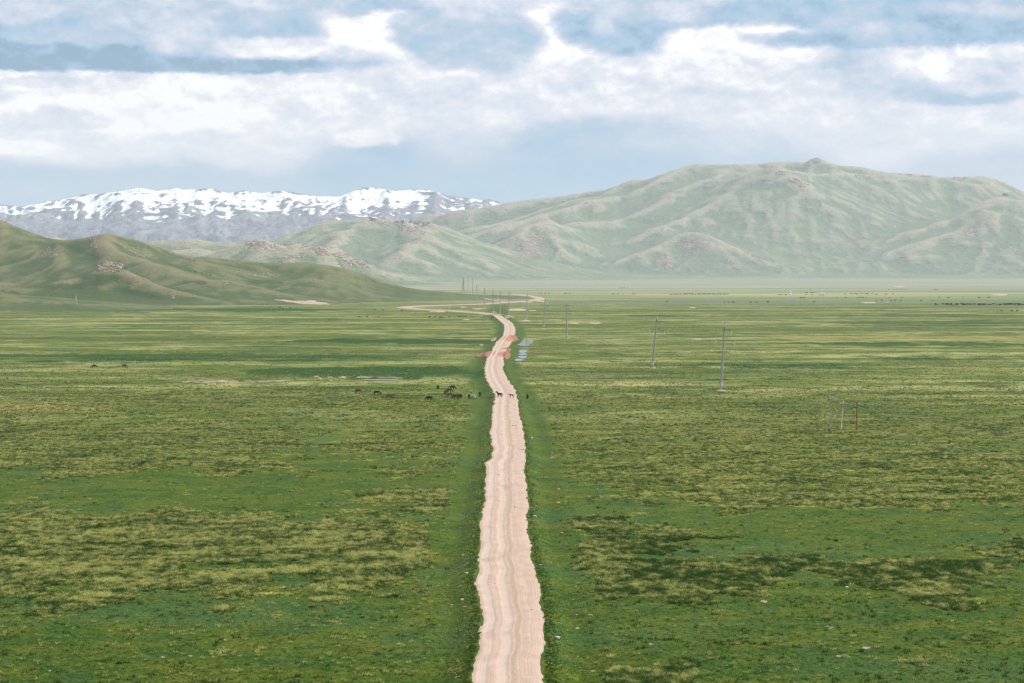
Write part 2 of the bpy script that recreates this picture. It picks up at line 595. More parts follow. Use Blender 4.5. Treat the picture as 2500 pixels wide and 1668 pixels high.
def dirt_material(name, c1, c2, grass=0.0):
    m, nt, b = base_mat(name, 0.95, 0.1)
    P = world_pos(nt)
    nM = noise(nt, vec_scale(nt, P, 1 / 3.0, 1 / 3.0, 1 / 1.0), 5, 0.62)
    nF = noise(nt, vec_scale(nt, P, 1 / 0.5, 1 / 0.5, 1 / 0.5), 4, 0.65)
    c = mixc(nt, (nM * 0.6 + nF * 0.4).smooth(0.40, 0.60), c1, c2)
    if grass:
        c = mixc(nt, (nM + grass - 0.5).smooth(0.48, 0.60), c, (0.07, 0.10, 0.03))
    nt.links.new(c, b.inputs['Base Color'])
    bump(nt, b, nM * 0.4 + nF * 0.1, 1.0, 0.8)
    return m


MAT_GROUND = ground_material()
MAT_HILL_NEAR = hill_material('hill_grass_near', True)
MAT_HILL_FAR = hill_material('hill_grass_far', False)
MAT_SNOW = snow_material()
MAT_ROAD = road_material()
MAT_SAND = dirt_material('pale_sand', (0.33, 0.24, 0.18), (0.42, 0.32, 0.25), 0.38)
MAT_SANDG = dirt_material('sand_with_grass', (0.31, 0.23, 0.165), (0.40, 0.31, 0.24), 0.53)
MAT_RED = dirt_material('red_clay', (0.19, 0.078, 0.046), (0.29, 0.150, 0.10), 0.40)


# ------------------------------------------------------------------ the road's survey line
ROAD_L = [(1143, 1668), (1148.5, 1630), (1160, 1582), (1169, 1537), (1169, 1486), (1160, 1460), (1154.4, 1421), (1162, 1367),
          (1170, 1290), (1166, 1273), (1173, 1243), (1180, 1222), (1180, 1193), (1181, 1170), (1183, 1154), (1182, 1131),
          (1195, 1117), (1201.7, 1098), (1196, 1078), (1192.5, 1055), (1197, 1039), (1198, 1018), (1200.6, 995), (1205, 981),
          (1206.8, 965), (1201.7, 954), (1191.8, 939), (1182.6, 919), (1181.6, 896), (1184.7, 884), (1187, 876), (1198, 860),
          (1204, 847), (1212, 833), (1227.5, 821), (1230.6, 802), (1229.6, 792), (1221, 784), (1211, 776), (1202, 768.8)]
ROAD_R = [(1332, 1668), (1333.5, 1588), (1332, 1543), (1330.5, 1498), (1327.5, 1454), (1315.6, 1406), (1305, 1367), (1299, 1319),
          (1290, 1284), (1291, 1261), (1296, 1239), (1291, 1211), (1293.6, 1190), (1287, 1172), (1282, 1147), (1288, 1121),
          (1285.6, 1101), (1284, 1078), (1281, 1050), (1274, 1025), (1268, 1002), (1266.5, 981), (1261.4, 958), (1258, 947),
          (1244, 931), (1235.7, 915), (1227.5, 898), (1232.6, 888), (1229.6, 878), (1232, 866), (1240, 849), (1246, 841),
          (1252, 829), (1258, 813), (1258, 800), (1252, 790), (1244, 783), (1232, 776), (1223, 768.8)]


def flat_hit(px, py, z=0.0):
    d = ray(px, py)
    t = (CAMH - z) / -d[2]
    return d[0] * t, d[1] * t


_l = np.array([flat_hit(*p, 0.6) for p in ROAD_L])
_r = np.array([flat_hit(*p, 0.6) for p in ROAD_R])
# carried on towards and past the viewpoint
_l = np.vstack([[-4.4, -60], [-4.3, 60], [-4.3, 140], _l])
_r = np.vstack([[3.0, -60], [3.1, 60], [3.2, 140], _r])
ROAD_YMAX = min(_l[-1, 1], _r[-1, 1])


def road_edges(y):
    return np.interp(y, _l[:, 1], _l[:, 0]), np.interp(y, _r[:, 1], _r[:, 0])


def road_profile(x, y, bed=True):
    """signed height of bank and ditches beside the main road"""
    l, r = road_edges(y)
    c, hw = (l + r) / 2, (r - l) / 2
    d = np.abs(x - c) - hw
    w = 1.0 + 0.25 * perlin(y / 31.0, x * 0 + 3.3)
    bank = 0.60 * (1 - sstep(-0.5, 3.2 * w, d))
    ditch = -0.34 * sstep(1.2, 3.4 * w, d) * (1 - sstep(3.6 * w, 7.0 * w, d))
    k = sstep(ROAD_YMAX + 40, ROAD_YMAX - 60, y)
    dip = 0.30 * (1 - sstep(-1.5, -0.5, d))            # the road bed is let into the land
    return (bank + ditch - (dip if bed else 0.0)) * k, d


PUDDLES = [[(1263, 842), (1272, 836.5), (1278, 829), (1290, 828), (1303, 831), (1300, 836.5), (1292, 841), (1284, 844), (1272, 844)],
           [(1266, 858), (1270, 854.5), (1282, 854), (1290, 855), (1285, 859.5), (1281, 861.8), (1271, 861.5)],
           [(1266, 864), (1275, 862.5), (1285, 863.5), (1287, 866.5), (1277, 867.2), (1268, 866.3)],
           [(1265, 870), (1272, 869), (1286, 870), (1283, 874), (1274, 875.2), (1267, 873)],
           [(1254.5, 879), (1262, 876.5), (1272, 877), (1279.6, 878.5), (1272, 881), (1260, 881)],
           [(866, 926.0), (900, 925.7), (940, 926.0), (976, 926.6), (968, 928.4), (930, 928.0), (890, 927.2)]]
_pc = []
for p in PUDDLES:
    q = np.array([flat_hit(a, b_, -0.5) for a, b_ in p])
    _pc.append((q[:, 0].mean(), q[:, 1].mean(), np.ptp(q[:, 0]) * 0.75 + 2.0, np.ptp(q[:, 1]) * 0.75 + 6.0))


def ground_z(x, y, bed=True):
    x = np.asarray(x, float); y = np.asarray(y, float)
    rp, d = road_profile(x, y, bed)
    away = sstep(1.0, 14.0, d)
    z = (0.32 * fbm(x / 60, y / 60, 3) + 0.16 * fbm(x / 9, y / 9, 2)) * (0.12 + 0.88 * away)
    z = z + 1.5 * fbm(x / 420 + 5, y / 420, 2) * sstep(260, 520, np.abs(x) + 0.0 * y) * sstep(2600, 900, y)
    for (cx, cy, rx, ry) in _pc:                       # hollows that hold water
        rr = ((x - cx) / rx) ** 2 + ((y - cy) / ry) ** 2
        k = sstep(1.6, 0.5, rr)
        z = z * (1 - k) + (-0.62) * k - 0
        rp = rp * (1 - k)
    return z + rp


# ------------------------------------------------------------------ hills from surveyed ridge lines
def blur(H, n=1):
    for _ in range(n):
        Pd = np.pad(H, 1, mode='edge')
        H = (Pd[:-2, 1:-1] + Pd[2:, 1:-1] + Pd[1:-1, :-2] + Pd[1:-1, 2:] + 2 * H) / 6
    return H


def erode(H, cell, batches, n, steps, seed, rate=0.30, cap=4.0):
    rng = np.random.default_rng(seed)
    R, C_ = H.shape
    H = H / cell
    for bt in range(batches):
        x = rng.uniform(1, C_ - 3, n); y = rng.uniform(1, R - 3, n)
        dx = np.zeros(n); dy = np.zeros(n); sed = np.zeros(n); wat = np.ones(n); vel = np.ones(n)
        for s in range(steps):
            xi = x.astype(int); yi = y.astype(int); fx = x - xi; fy = y - yi
            a = H[yi, xi]; b = H[yi, xi + 1]; c = H[yi + 1, xi]; d = H[yi + 1, xi + 1]
            gx = (b - a) * (1 - fy) + (d - c) * fy
            gy = (c - a) * (1 - fx) + (d - b) * fx
            h = (a * (1 - fx) + b * fx) * (1 - fy) + (c * (1 - fx) + d * fx) * fy
            dx = dx * 0.35 - gx * 0.65; dy = dy * 0.35 - gy * 0.65
            L = np.hypot(dx, dy) + 1e-9
            ux, uy = dx / L, dy / L
            nx = np.clip(x + ux, 1, C_ - 3); ny = np.clip(y + uy, 1, R - 3)
            xj = nx.astype(int); yj = ny.astype(int); gx2 = nx - xj; gy2 = ny - yj
            h2 = (H[yj, xj] * (1 - gx2) + H[yj, xj + 1] * gx2) * (1 - gy2) + (H[yj + 1, xj] * (1 - gx2) + H[yj + 1, xj + 1] * gx2) * gy2
            dh = h2 - h
            capac = np.maximum(-dh, 0.005) * vel * wat * cap
            dep = np.where(dh > 0, np.minimum(dh, sed), np.where(sed > capac, (sed - capac) * 0.25, -np.minimum((capac - sed) * rate, np.maximum(-dh, 0))))
            dep *= 0.6
            sed -= dep
            base = yi * C_ + xi
            idx = np.concatenate([base, base + 1, base + C_, base + C_ + 1])
            ww = np.concatenate([dep * (1 - fx) * (1 - fy), dep * fx * (1 - fy), dep * (1 - fx) * fy, dep * fx * fy])
            H += np.clip(np.bincount(idx, ww, R * C_), -0.006, 0.006).reshape(R, C_)
            vel = np.sqrt(np.maximum(vel * vel - dh * 2.0, 0.05)).clip(0, 3)
            wat *= 0.985
            x, y = nx, ny
    return H * cell


class Range:
    """a heightfield built round ridge lines; every ridge is a list of (px, py, depth) survey points with a flank width"""
    def __init__(self, x0, x1, nx, y0, y1, ny):
        self.xs = np.linspace(x0, x1, nx); self.ys = np.linspace(y0, y1, ny)
        self.X, self.Y = np.meshgrid(self.xs, self.ys)
        self.acc = np.zeros_like(self.X)
        self.rock = np.zeros_like(self.X)
        self.lush = np.zeros_like(self.X)
        self.p = 12.0
        self.warp = {}

    def ridge(self, pts, slope=0.40, rnd=12.0, shape=1.45, wmin=40.0, yf=1.0, wob=0.0, amp=1.0):
        Q = np.array([at_depth(px, py, Y * yf) for px, py, Y in pts])
        wx = self.X; wy = self.Y
        if wob:
            if wob not in self.warp:
                self.warp[wob] = (wx + wob * fbm(self.X / (wob * 7), self.Y / (wob * 7), 3), wy + wob * fbm(self.X / (wob * 7) + 31, self.Y / (wob * 7) + 11, 3))
            wx, wy = self.warp[wob]
        best = np.zeros_like(self.X)
        for a, b in zip(Q[:-1], Q[1:]):
            ab = b[:2] - a[:2]
            L2 = float(ab @ ab) + 1e-9
            t = np.clip(((wx - a[0]) * ab[0] + (wy - a[1]) * ab[1]) / L2, 0, 1)
            dd = np.hypot(wx - (a[0] + t * ab[0]), wy - (a[1] + t * ab[1]))
            z = np.maximum(a[2] + t * (b[2] - a[2]), 0.0)
            dd = np.sqrt(dd * dd + rnd * rnd) - rnd
            w = np.maximum(z / slope * shape, wmin)
            best = np.maximum(best, z * np.clip(1 - dd / w, 0, 1) ** shape)
        self.acc = self.acc + (best * amp) ** self.p

    def finish(self):
        self.H = self.acc ** (1 / self.p)

    def rocks(self, pts, yf=1.0):
        """rocky places: (px, py, depth, rx m, ry m, strength)"""
        for px, py, Y, rx, ry, s in pts:
            q = at_depth(px, py, Y * yf)
            r = np.hypot((self.X - q[0]) / rx, (self.Y - q[1]) / ry)
            self.rock = np.maximum(self.rock, s * (1 - sstep(0.2, 1.0, r)))

    def paint(self, which, polys, val, soft=0.25):
        """mark ground seen inside a survey ellipse (px, py, rx, ry) on the surface"""
        u, v = project(self.X, self.Y, self.H)
        A = getattr(self, which)
        for px, py, rx, ry, *rest in polys:
            ang = math.radians(rest[0]) if rest else 0.0
            du, dv = u - px, v - py
            a = (du * math.cos(ang) + dv * math.sin(ang)) / rx
            b = (-du * math.sin(ang) + dv * math.cos(ang)) / ry
            k = 1 - sstep(1 - soft * 2, 1 + soft, np.hypot(a, b))
            A[:] = np.maximum(A, k * val)

    def match(self, sky, step=8.0, it=3, tap=5):
        """true the skyline up to the surveyed one, bearing by bearing"""
        sx = np.array([p[0] for p in sky]); sy = np.array([p[1] for p in sky])
        cx = np.arange(sx[0], sx[-1], step)
        for _ in range(it):
            u, v = project(self.X, self.Y, self.H)
            b = np.floor((u - sx[0]) / step).astype(int)
            ok = (b >= 0) & (b < len(cx)) & (self.H > 4)
            bi, vi = b[ok], v[ok]
            zi, yi = self.H[ok], self.Y[ok]
            o = np.lexsort((-vi, bi))
            bi, vi, zi, yi = bi[o], vi[o], zi[o], yi[o]
            last = np.r_[np.flatnonzero(np.diff(bi)), len(bi) - 1]
            rat = np.ones(len(cx))
            vt = np.interp(cx + step / 2, sx, sy)
            k = bi[last]
            rat[k] = np.clip(1 + (vi[last] - vt[k]) * yi[last] / FPX / zi[last], 0.45, 1.7)
            rat = np.convolve(np.pad(rat, tap // 2, mode='edge'), np.ones(tap) / tap, 'valid')
            f = np.interp(u, cx + step / 2, rat)
            self.H = np.where(self.H > 0, self.H * f, self.H)

    def z(self, x, y):
        fx = (np.asarray(x, float) - self.xs[0]) / (self.xs[1] - self.xs[0])
        fy = (np.asarray(y, float) - self.ys[0]) / (self.ys[1] - self.ys[0])
        ok = (fx >= 0) & (fx < len(self.xs) - 1) & (fy >= 0) & (fy < len(self.ys) - 1)
        xi = np.clip(fx.astype(int), 0, len(self.xs) - 2); yi = np.clip(fy.astype(int), 0, len(self.ys) - 2)
        tx = np.clip(fx - xi, 0, 1); ty = np.clip(fy - yi, 0, 1)
        H = self.H
        h = (H[yi, xi] * (1 - tx) + H[yi, xi + 1] * tx) * (1 - ty) + (H[yi + 1, xi] * (1 - tx) + H[yi + 1, xi + 1] * tx) * ty
        return np.where(ok, h, -5.0)

    def build(self, name, mat, extra=None):
        rib = (self.H - blur(self.H, 24))
        rib = np.clip(rib / (np.std(rib) + 1e-6) * 0.35 + 0.35, -0.5, 1.3)
        at = {'rock': self.rock, 'rib': rib, 'lush': self.lush}
        at.update(extra or {})
        me = grid_mesh(name, np.stack([self.X, self.Y, self.H], -1), mat, at)
        o = new_obj(name, me)
        o['kind'] = 'structure'
        return o


def edge_fade(Rg, marg):
    e = np.minimum(np.minimum(Rg.X - Rg.xs[0], Rg.xs[-1] - Rg.X), np.minimum(Rg.Y - Rg.ys[0], Rg.ys[-1] - Rg.Y))
    return sstep(0, marg, e)


F = 8.0 / 7.0
# ---- the near hills on the left
NEAR = Range(-1250, 120, 430, 1850, 3300, 320)
N = NEAR
N.ridge([(-700, 480, 2500), (-400, 480, 2500), (-250, 478, 2500), (-100, 505, 2480), (0, 536, 2450), (41, 554, 2420), (82, 570, 2400), (122, 585, 2380), (169, 588, 2370), (218, 580, 2350)], 0.46, 22, 1.4, yf=F, wob=20)
N.ridge([(218, 580, 2350), (245, 574, 2450), (264, 572, 2480), (300, 579, 2500), (354, 593, 2520), (408, 611, 2520), (457, 627, 2520)], 0.46, 20, 1.4, yf=F, wob=16)
N.ridge([(218, 580, 2350), (240, 596, 2290), (300, 618, 2230), (381, 640, 2160), (463, 668, 2080), (505, 682, 2060)], 0.40, 12, 1.4, yf=F, wob=16)
N.ridge([(0, 545, 2440), (60, 582, 2360), (112, 610, 2290), (163, 632, 2230), (231, 650, 2190)], 0.40, 12, 1.4, yf=F, wob=14)
N.ridge([(428, 638, 2250), (449, 630, 2320), (476, 625, 2350), (517, 630, 2360), (572, 636, 2370), (640, 643, 2370), (755, 643, 2370), (790, 647, 2370), (845, 656, 2370), (886, 669, 2360),
         (927, 682, 2350), (981, 699, 2340), (1036, 707, 2330), (1090, 711, 2320), (1145, 717, 2300), (1185, 727, 2280)], 0.22, 26, 1.5, yf=F, wob=18)
N.ridge([(0, 686, 1930), (60, 687, 1930), (109, 687, 1935), (163, 680, 1950), (218, 661, 1965), (250, 645, 1980), (264, 642, 1985), (280, 644, 1985), (300, 651, 1980), (340, 675, 1960), (408, 699.5, 1940), (490, 723, 1920), (545, 737, 1900)], 0.62, 4, 1.5, yf=F, wob=6)
N.ridge([(640, 700, 2120), (682, 695, 2140), (720, 686, 2150), (755, 681.5, 2150), (780, 687, 2150), (818, 701, 2140), (872, 720.5, 2100)], 0.25, 16, 1.5, yf=F, wob=10)
N.ridge([(470, 690, 2010), (504, 683, 2010), (530, 684, 2010), (558, 689, 2005), (640, 708, 1990), (730, 728, 1960), (790, 737, 1940)], 0.25, 14, 1.5, yf=F, wob=10)
N.ridge([(-300, 700, 1760), (-100, 708, 1750), (0, 716, 1740), (60, 722, 1730), (109, 729, 1715), (190, 738, 1690)], 0.12, 30, 1.5, yf=F, wob=10)
N.finish()
H_ = N.H
H_ = H_ + sstep(1, 20, H_) * (2.0 * fbm(N.X / 90, N.Y / 90, 3) + 0.8 * fbm(N.X / 22, N.Y / 22, 3))
H_ = erode(H_, N.xs[1] - N.xs[0], 3, 24000, 45, 5, 0.20, 3.0)
N.H = blur(H_, 1) * edge_fade(N, 90) - 1.2 * (1 - sstep(0.5, 4.0, H_)) - 0.5
N.match([(0, 535), (41, 553), (82, 569), (122, 583), (169, 586), (191, 583), (218, 578), (245, 572), (264, 570), (300, 577.5), (354, 591), (408, 609), (457, 625), (517, 628), (572, 635), (640, 641), (755, 641.5), (791, 646), (845, 655), (886, 669), (927, 682), (981, 700), (1036, 708), (1090, 712), (1130, 717)])
N.paint('rock', [(232, 590, 13, 14, 40), (325, 612, 62, 7, 27), (125, 618, 26, 9, 35), (270, 655, 34, 20), (315, 688, 40, 12, 10), (455, 636, 26, 6), (480, 646, 18, 6), (10, 540, 24, 8, 30),
                 (545, 690, 24, 8), (600, 668, 22, 8), (660, 672, 40, 8), (420, 720, 14, 10, 60), (780, 702, 12, 4), (560, 640, 60, 4), (940, 690, 40, 5, 18), (680, 706, 22, 3)], 0.50)
N.paint('lush', [(180, 606, 60, 14, 20), (235, 690, 60, 14), (120, 700, 130, 12), (300, 655, 18, 8), (215, 676, 50, 16), (260, 680, 60, 18), (330, 715, 90, 12, 12), (490, 690, 24, 8), (640, 688, 60, 8), (680, 690, 20, 6)], 0.95, 0.5)  # ellipses on the cone's front darken its grass to paint the shaded side
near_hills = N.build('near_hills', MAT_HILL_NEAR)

# ---- the broad green mountain on the right, the rocky knoll left of its foot and the low rocky hills before it
FAR = Range(-3400, 4300, 760, 4300, 12800, 600)
M = FAR
crest = [(1046, 522, 8700), (1074, 527, 8700), (1109, 514, 8700), (1150, 512, 8700), (1227, 497, 8750), (1296, 487, 8800), (1373, 479, 8850), (1442, 467, 8900), (1478, 463, 8900), (1546, 438, 8950), (1573, 440, 8970),
         (1618, 424, 9000), (1656, 411, 9050), (1692, 401, 9100), (1761, 402, 9150), (1850, 401, 9200), (1880, 396, 9200), (1955, 396, 9200), (1979, 391, 9200), (1994, 385, 9200), (2012, 392, 9200),
         (2053, 405, 9200), (2098, 407, 9200), (2172, 422, 9200), (2247, 426, 9200), (2306, 433, 9200), (2351, 432, 9200), (2399, 430, 9200), (2440, 440, 9200), (2500, 467, 9200), (2620, 520, 9200), (2800, 560, 9300), (3100, 620, 9400)]
M.ridge(crest, 0.56, 30, 1.30, yf=1.12, wob=30)
Z2 = lambda x, y: (1150 + x / 3.357, 360 + y / 3.357)
Z3 = lambda x, y: (1800 + x / 3.357, 360 + y / 3.357)
def rg(zf, pts, **k):
    M.ridge([(*zf(x, y), Y) for x, y, Y in pts], yf=1.12, **k)
rg(Z2, [(2150, 140, 9100), (2000, 250, 8850), (1700, 360, 8550), (1450, 470, 8350), (1150, 570, 8150), (800, 630, 8000), (500, 700, 7900)], slope=0.42, rnd=14, shape=1.3, wob=40)
rg(Z2, [(1820, 140, 9100), (1500, 260, 8800), (1250, 345, 8650), (1000, 415, 8500), (750, 500, 8350), (500, 575, 8200), (200, 660, 8050), (-100, 740, 7950)], slope=0.42, rnd=14, shape=1.3, wob=40)
rg(Z2, [(1330, 262, 8950), (1050, 390, 8750), (700, 490, 8550), (350, 590, 8400), (0, 660, 8250), (-300, 740, 8150)], slope=0.40, rnd=16, shape=1.3, wob=40)
rg(Z3, [(-250, 262, 8700), (0, 255, 8600), (300, 205, 8550), (450, 205, 8600), (600, 214, 8700), (850, 205, 8800), (1000, 230, 8850), (1300, 255, 8900), (1600, 262, 8950), (1900, 250, 9050)], slope=0.45, rnd=18, shape=1.3, wob=30)
rg(Z2, [(2350, 245, 8620), (2100, 380, 8350), (1850, 500, 8150), (1600, 610, 7950), (1300, 720, 7800), (1000, 830, 7650), (700, 930, 7550)], slope=0.38, rnd=18, shape=1.3, wob=40)
rg(Z3, [(300, 205, 8550), (480, 290, 8420), (600, 400, 8300), (720, 530, 8150), (800, 650, 8000), (950, 760, 7850), (1000, 830, 7800)], slope=0.55, rnd=12, shape=1.25, wob=24)
rg(Z3, [(560, 400, 8300), (400, 560, 8100), (250, 700, 7950), (100, 800, 7850)], slope=0.42, rnd=20, shape=1.3, wob=40)
rg(Z3, [(720, 540, 8150), (560, 700, 7980), (430, 860, 7850)], slope=0.42, rnd=20, shape=1.3, wob=40)
rg(Z3, [(1300, 260, 8900), (1300, 400, 8650), (1280, 560, 8400), (1200, 700, 8200)], slope=0.45, rnd=16, shape=1.3, wob=40)
rg(Z3, [(1750, 260, 9000), (1800, 400, 8750), (1650, 560, 8500), (1480, 680, 8300)], slope=0.42, rnd=20, shape=1.3, wob=40)
rg(Z3, [(2500, 470, 8350), (2350, 430, 8300), (2200, 390, 8250), (2050, 460, 8180), (1850, 520, 8100), (1650, 600, 8000), (1400, 690, 7900), (1100, 790, 7780), (850, 860, 7680), (600, 920, 7600)], slope=0.42, rnd=14, shape=1.3, wob=24)
rg(Z3, [(2050, 470, 8180), (1980, 580, 8000), (1750, 680, 7850), (1500, 770, 7720), (1250, 860, 7620), (1000, 930, 7560)], slope=0.40, rnd=16, shape=1.3, wob=24)
rg(Z3, [(2100, 560, 8000), (1900, 780, 7750), (2100, 830, 7680), (2300, 890, 7600), (2450, 960, 7500)], slope=0.42, rnd=14, shape=1.3, wob=24)
rg(Z3, [(1500, 780, 7720), (1400, 860, 7600), (1350, 960, 7480)], slope=0.42, rnd=18, shape=1.3, wob=20)
rg(Z3, [(1950, 800, 7720), (1850, 900, 7560), (1700, 980, 7450)], slope=0.42, rnd=18, shape=1.3, wob=20)
rg(Z2, [(2100, 790, 7560), (1900, 700, 7620), (1770, 685, 7650), (1600, 760, 7560), (1400, 850, 7450), (1150, 940, 7350), (900, 1000, 7280)], slope=0.42, rnd=12, shape=1.4, wob=20)
rg(Z2, [(1850, 690, 7630), (2050, 770, 7520), (2200, 850, 7430), (2350, 915, 7350)], slope=0.50, rnd=10, shape=1.4, wob=16)
rg(Z2, [(1980, 770, 7500), (2100, 880, 7380), (2200, 940, 7320)], slope=0.50, rnd=10, shape=1.4, wob=14)
rg(Z2, [(800, 640, 7900), (620, 600, 7750), (470, 640, 7650), (400, 720, 7500), (300, 880, 7350), (250, 960, 7250)], slope=0.48, rnd=12, shape=1.4, wob=18)
rg(Z2, [(480, 640, 7650), (200, 800, 7500), (-100, 930, 7350)], slope=0.40, rnd=14, shape=1.4, wob=24)
rg(Z2, [(600, 610, 7740), (680, 720, 7600), (740, 840, 7400)], slope=0.48, rnd=12, shape=1.4, wob=16)
# rocky knoll
knoll = [(600, 610, 6600), (652, 589, 6700), (709, 570, 6760), (752, 555, 6800), (799, 539, 6840), (845, 539, 6860), (889, 535, 6860), (905, 532, 6860), (913, 529, 6860), (927, 533, 6860), (954, 538, 6860),
         (981, 541, 6900), (1008, 545, 6950), (1022, 541.5, 7000), (1041, 543, 7050), (1063, 552, 7100), (1090, 567, 7150), (1120, 580, 7200)]
M.ridge(knoll, 0.36, 18, 1.35, yf=1.1, wob=24)
M.ridge([(975, 541, 6880), (1000, 556, 6700), (1030, 572, 6550), (1000, 590, 6400), (975, 612, 6250)], 0.40, 14, 1.35, yf=1.1, wob=20)
M.ridge([(889, 536, 6860), (850, 565, 6650), (800, 600, 6400), (770, 622, 6250)], 0.32, 22, 1.35, yf=1.1, wob=24)
# low rocky hills
M.ridge([(470, 632, 4500), (498, 621, 4500), (545, 607, 4500), (591, 593, 4500), (610, 585, 4500), (622, 584, 4500), (640, 585, 4500), (654, 591, 4500), (687, 602, 4480), (720, 616, 4450)], 0.42, 7, 1.35, yf=1.1, wob=16)
M.ridge([(600, 645, 4350), (622, 637, 4350), (654, 618, 4360), (695, 601.5, 4380), (733, 585, 4400), (752, 592, 4400), (790, 601, 4390), (831, 615, 4370), (859, 629, 4350), (886, 644, 4330), (916, 659, 4310)], 0.42, 7, 1.35, yf=1.1, wob=16)
M.ridge([(640, 586, 4500), (655, 610, 4400), (640, 635, 4330)], 0.42, 10, 1.35, yf=1.1, wob=14)
M.ridge([(790, 601, 4390), (800, 625, 4320), (830, 650, 4270)], 0.42, 10, 1.35, yf=1.1, wob=14)
M.ridge([(60, 580, 5200), (90, 570, 5200), (109, 568, 5200), (142, 580, 5200), (180, 590, 5200)], 0.35, 10, 1.35, yf=1.1, wob=14)
M.ridge([(300, 600, 5600), (373, 591, 5600), (420, 589, 5600), (463, 587, 5600), (517, 589, 5600), (572, 588, 5600), (640, 596, 5600)], 0.25, 16, 1.35, yf=1.1, wob=20)
M.ridge([(400, 606, 5300), (430, 600, 5300), (480, 600, 5300), (520, 612, 5300)], 0.35, 8, 1.35, yf=1.1, wob=14)
M.finish()
H_ = M.H
fan = 70.0 * sstep(7300, 9900, M.Y + 350 * fbm(M.X / 1500, M.Y / 3000, 2)) ** 1.6 * sstep(-700, 900, M.X + (M.Y - 7500) * 0.2)
H_ = np.maximum(H_, 0) ** 1.0 + fan * (1 - sstep(0, 160, H_))
hi = sstep(5, 90, H_)
H_ = H_ + hi * (13 * fbm(M.X / 420, M.Y / 420, 4) - 12.0 * np.abs(fbm(M.X / 280 + 9, M.Y / 280, 3)) + 1.5 * fbm(M.X / 60, M.Y / 60, 2))
H_ = erode(H_, M.xs[1] - M.xs[0], 8, 50000, 70, 9, 0.28, 4.0)
M.H = blur(H_, 1) * edge_fade(M, 300) - 3.0 * (1 - sstep(1.0, 12.0, H_)) - 0.6
M.match([(590, 593), (610, 585), (640, 584), (655, 588), (709, 569), (752, 554.5), (799, 538), (845, 538), (905, 532), (954, 537), (990, 540), (1020, 530), (1046, 520), (1074, 526)] + [(p[0], p[1]) for p in crest[2:-2]])
M.paint('rock', [(1993, 390, 16, 6), (1905, 424, 16, 7), (1950, 446, 26, 12, 40), (2025, 520, 30, 5, 50), (2060, 570, 50, 6, 38), (2098, 431, 14, 6), (2260, 432, 16, 5, 20), (2340, 437, 26, 5), (2455, 477, 14, 6),
                 (2185, 552, 6, 9, -40), (2370, 565, 20, 14), (2400, 550, 14, 8), (2480, 610, 26, 4, 25), (1680, 598, 46, 34, -30), (1785, 640, 44, 9, 35), (1840, 625, 44, 8, 30), (1625, 640, 24, 26, 60),
                 (1300, 600, 56, 40, 30), (1275, 630, 34, 24), (1350, 565, 30, 8, 20), (913, 532, 10, 8), (940, 546, 30, 5), (985, 553, 40, 6, 10), (1020, 566, 22, 12, 30), (1050, 553, 26, 6, 25), (1015, 590, 22, 10, -30),
                 (625, 596, 36, 16), (660, 606, 26, 8), (780, 615, 70, 12, 24), (720, 626, 40, 6), (840, 648, 30, 10, 30), (890, 646, 34, 7, 28), (450, 606, 36, 5), (1540, 537, 14, 3, -35), (1605, 554, 5, 3), (1432, 496, 8, 5),
                 (1705, 552, 6, 5), (2090, 585, 24, 8, 40), (120, 575, 40, 8)], 0.60)
M.paint('lush', [(1530, 490, 60, 20, -20), (1470, 520, 60, 8, -12), (2090, 520, 34, 50), (2110, 560, 30, 20), (2200, 520, 30, 40), (1900, 565, 50, 8), (2270, 660, 40, 6), (2420, 665, 40, 6), (1000, 570, 40, 6), (870, 570, 60, 14)], 0.55, 0.5)
M.paint('rock', [(1640, 440, 46, 20, -30), (1700, 420, 34, 14)], 0.36, 0.5)
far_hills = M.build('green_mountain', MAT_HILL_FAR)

# ---- snow range on the skyline
SNOW = Range(-5200, 900, 640, 11300, 15800, 450)
A = SNOW
A.p = 5.0
sc_ = [(-300, 480, 13700), (-120, 490, 13600), (-40, 495, 13600), (40, 505, 13600), (82, 501, 13600), (114, 492, 13600), (144, 490, 13600), (188, 480, 13600), (201, 475, 13600), (231, 476, 13600), (286, 469, 13600), (340, 460, 13600), (365, 464, 13600),
       (381, 468, 13650), (408, 464, 13700), (430, 459, 13700), (444, 465, 13700), (479, 463, 13600), (498, 461, 13600), (525, 463, 13600), (558, 473, 13600), (594, 466, 13700), (621, 471, 13600), (641, 473, 13600), (676, 467, 13600), (720, 471, 13600),
       (763, 480, 13600), (790, 481, 13600), (826, 482, 13600), (859, 469, 13600), (886, 458, 13600), (927, 461, 13600), (959, 467, 13600), (981, 467, 13600), (1008, 463, 13600), (1036, 464, 13600), (1057, 467, 13600), (1085, 476, 13600),
       (1131, 483, 13700), (1180, 489, 13800), (1196, 487, 13900), (1226, 496, 13900), (1300, 505, 14000), (1420, 520, 14000)]
A.ridge(sc_, 0.55, 14, 1.25, wob=70)
rs = random.Random(5)
for px, py, Y in [(120, 493, 13600), (230, 477, 13600), (345, 461, 13600), (440, 464, 13650), (500, 462, 13600), (580, 470, 13650), (676, 468, 13600), (740, 476, 13600), (886, 459, 13600), (960, 467, 13600), (1040, 465, 13600), (1110, 480, 13650)]:
    for s in (0, 1):
        q = [(px, py + 2, Y)]
        x, y, yy = px, py, Y
        sl = rs.uniform(-26, 26) + (s - 0.5) * 44
        for k in range(4):
            x += sl * rs.uniform(0.6, 1.3); y += rs.uniform(12, 21); yy -= rs.uniform(210, 330)
            q.append((x, y, yy))
        A.ridge(q, 0.55, 10, 1.25, wob=60)
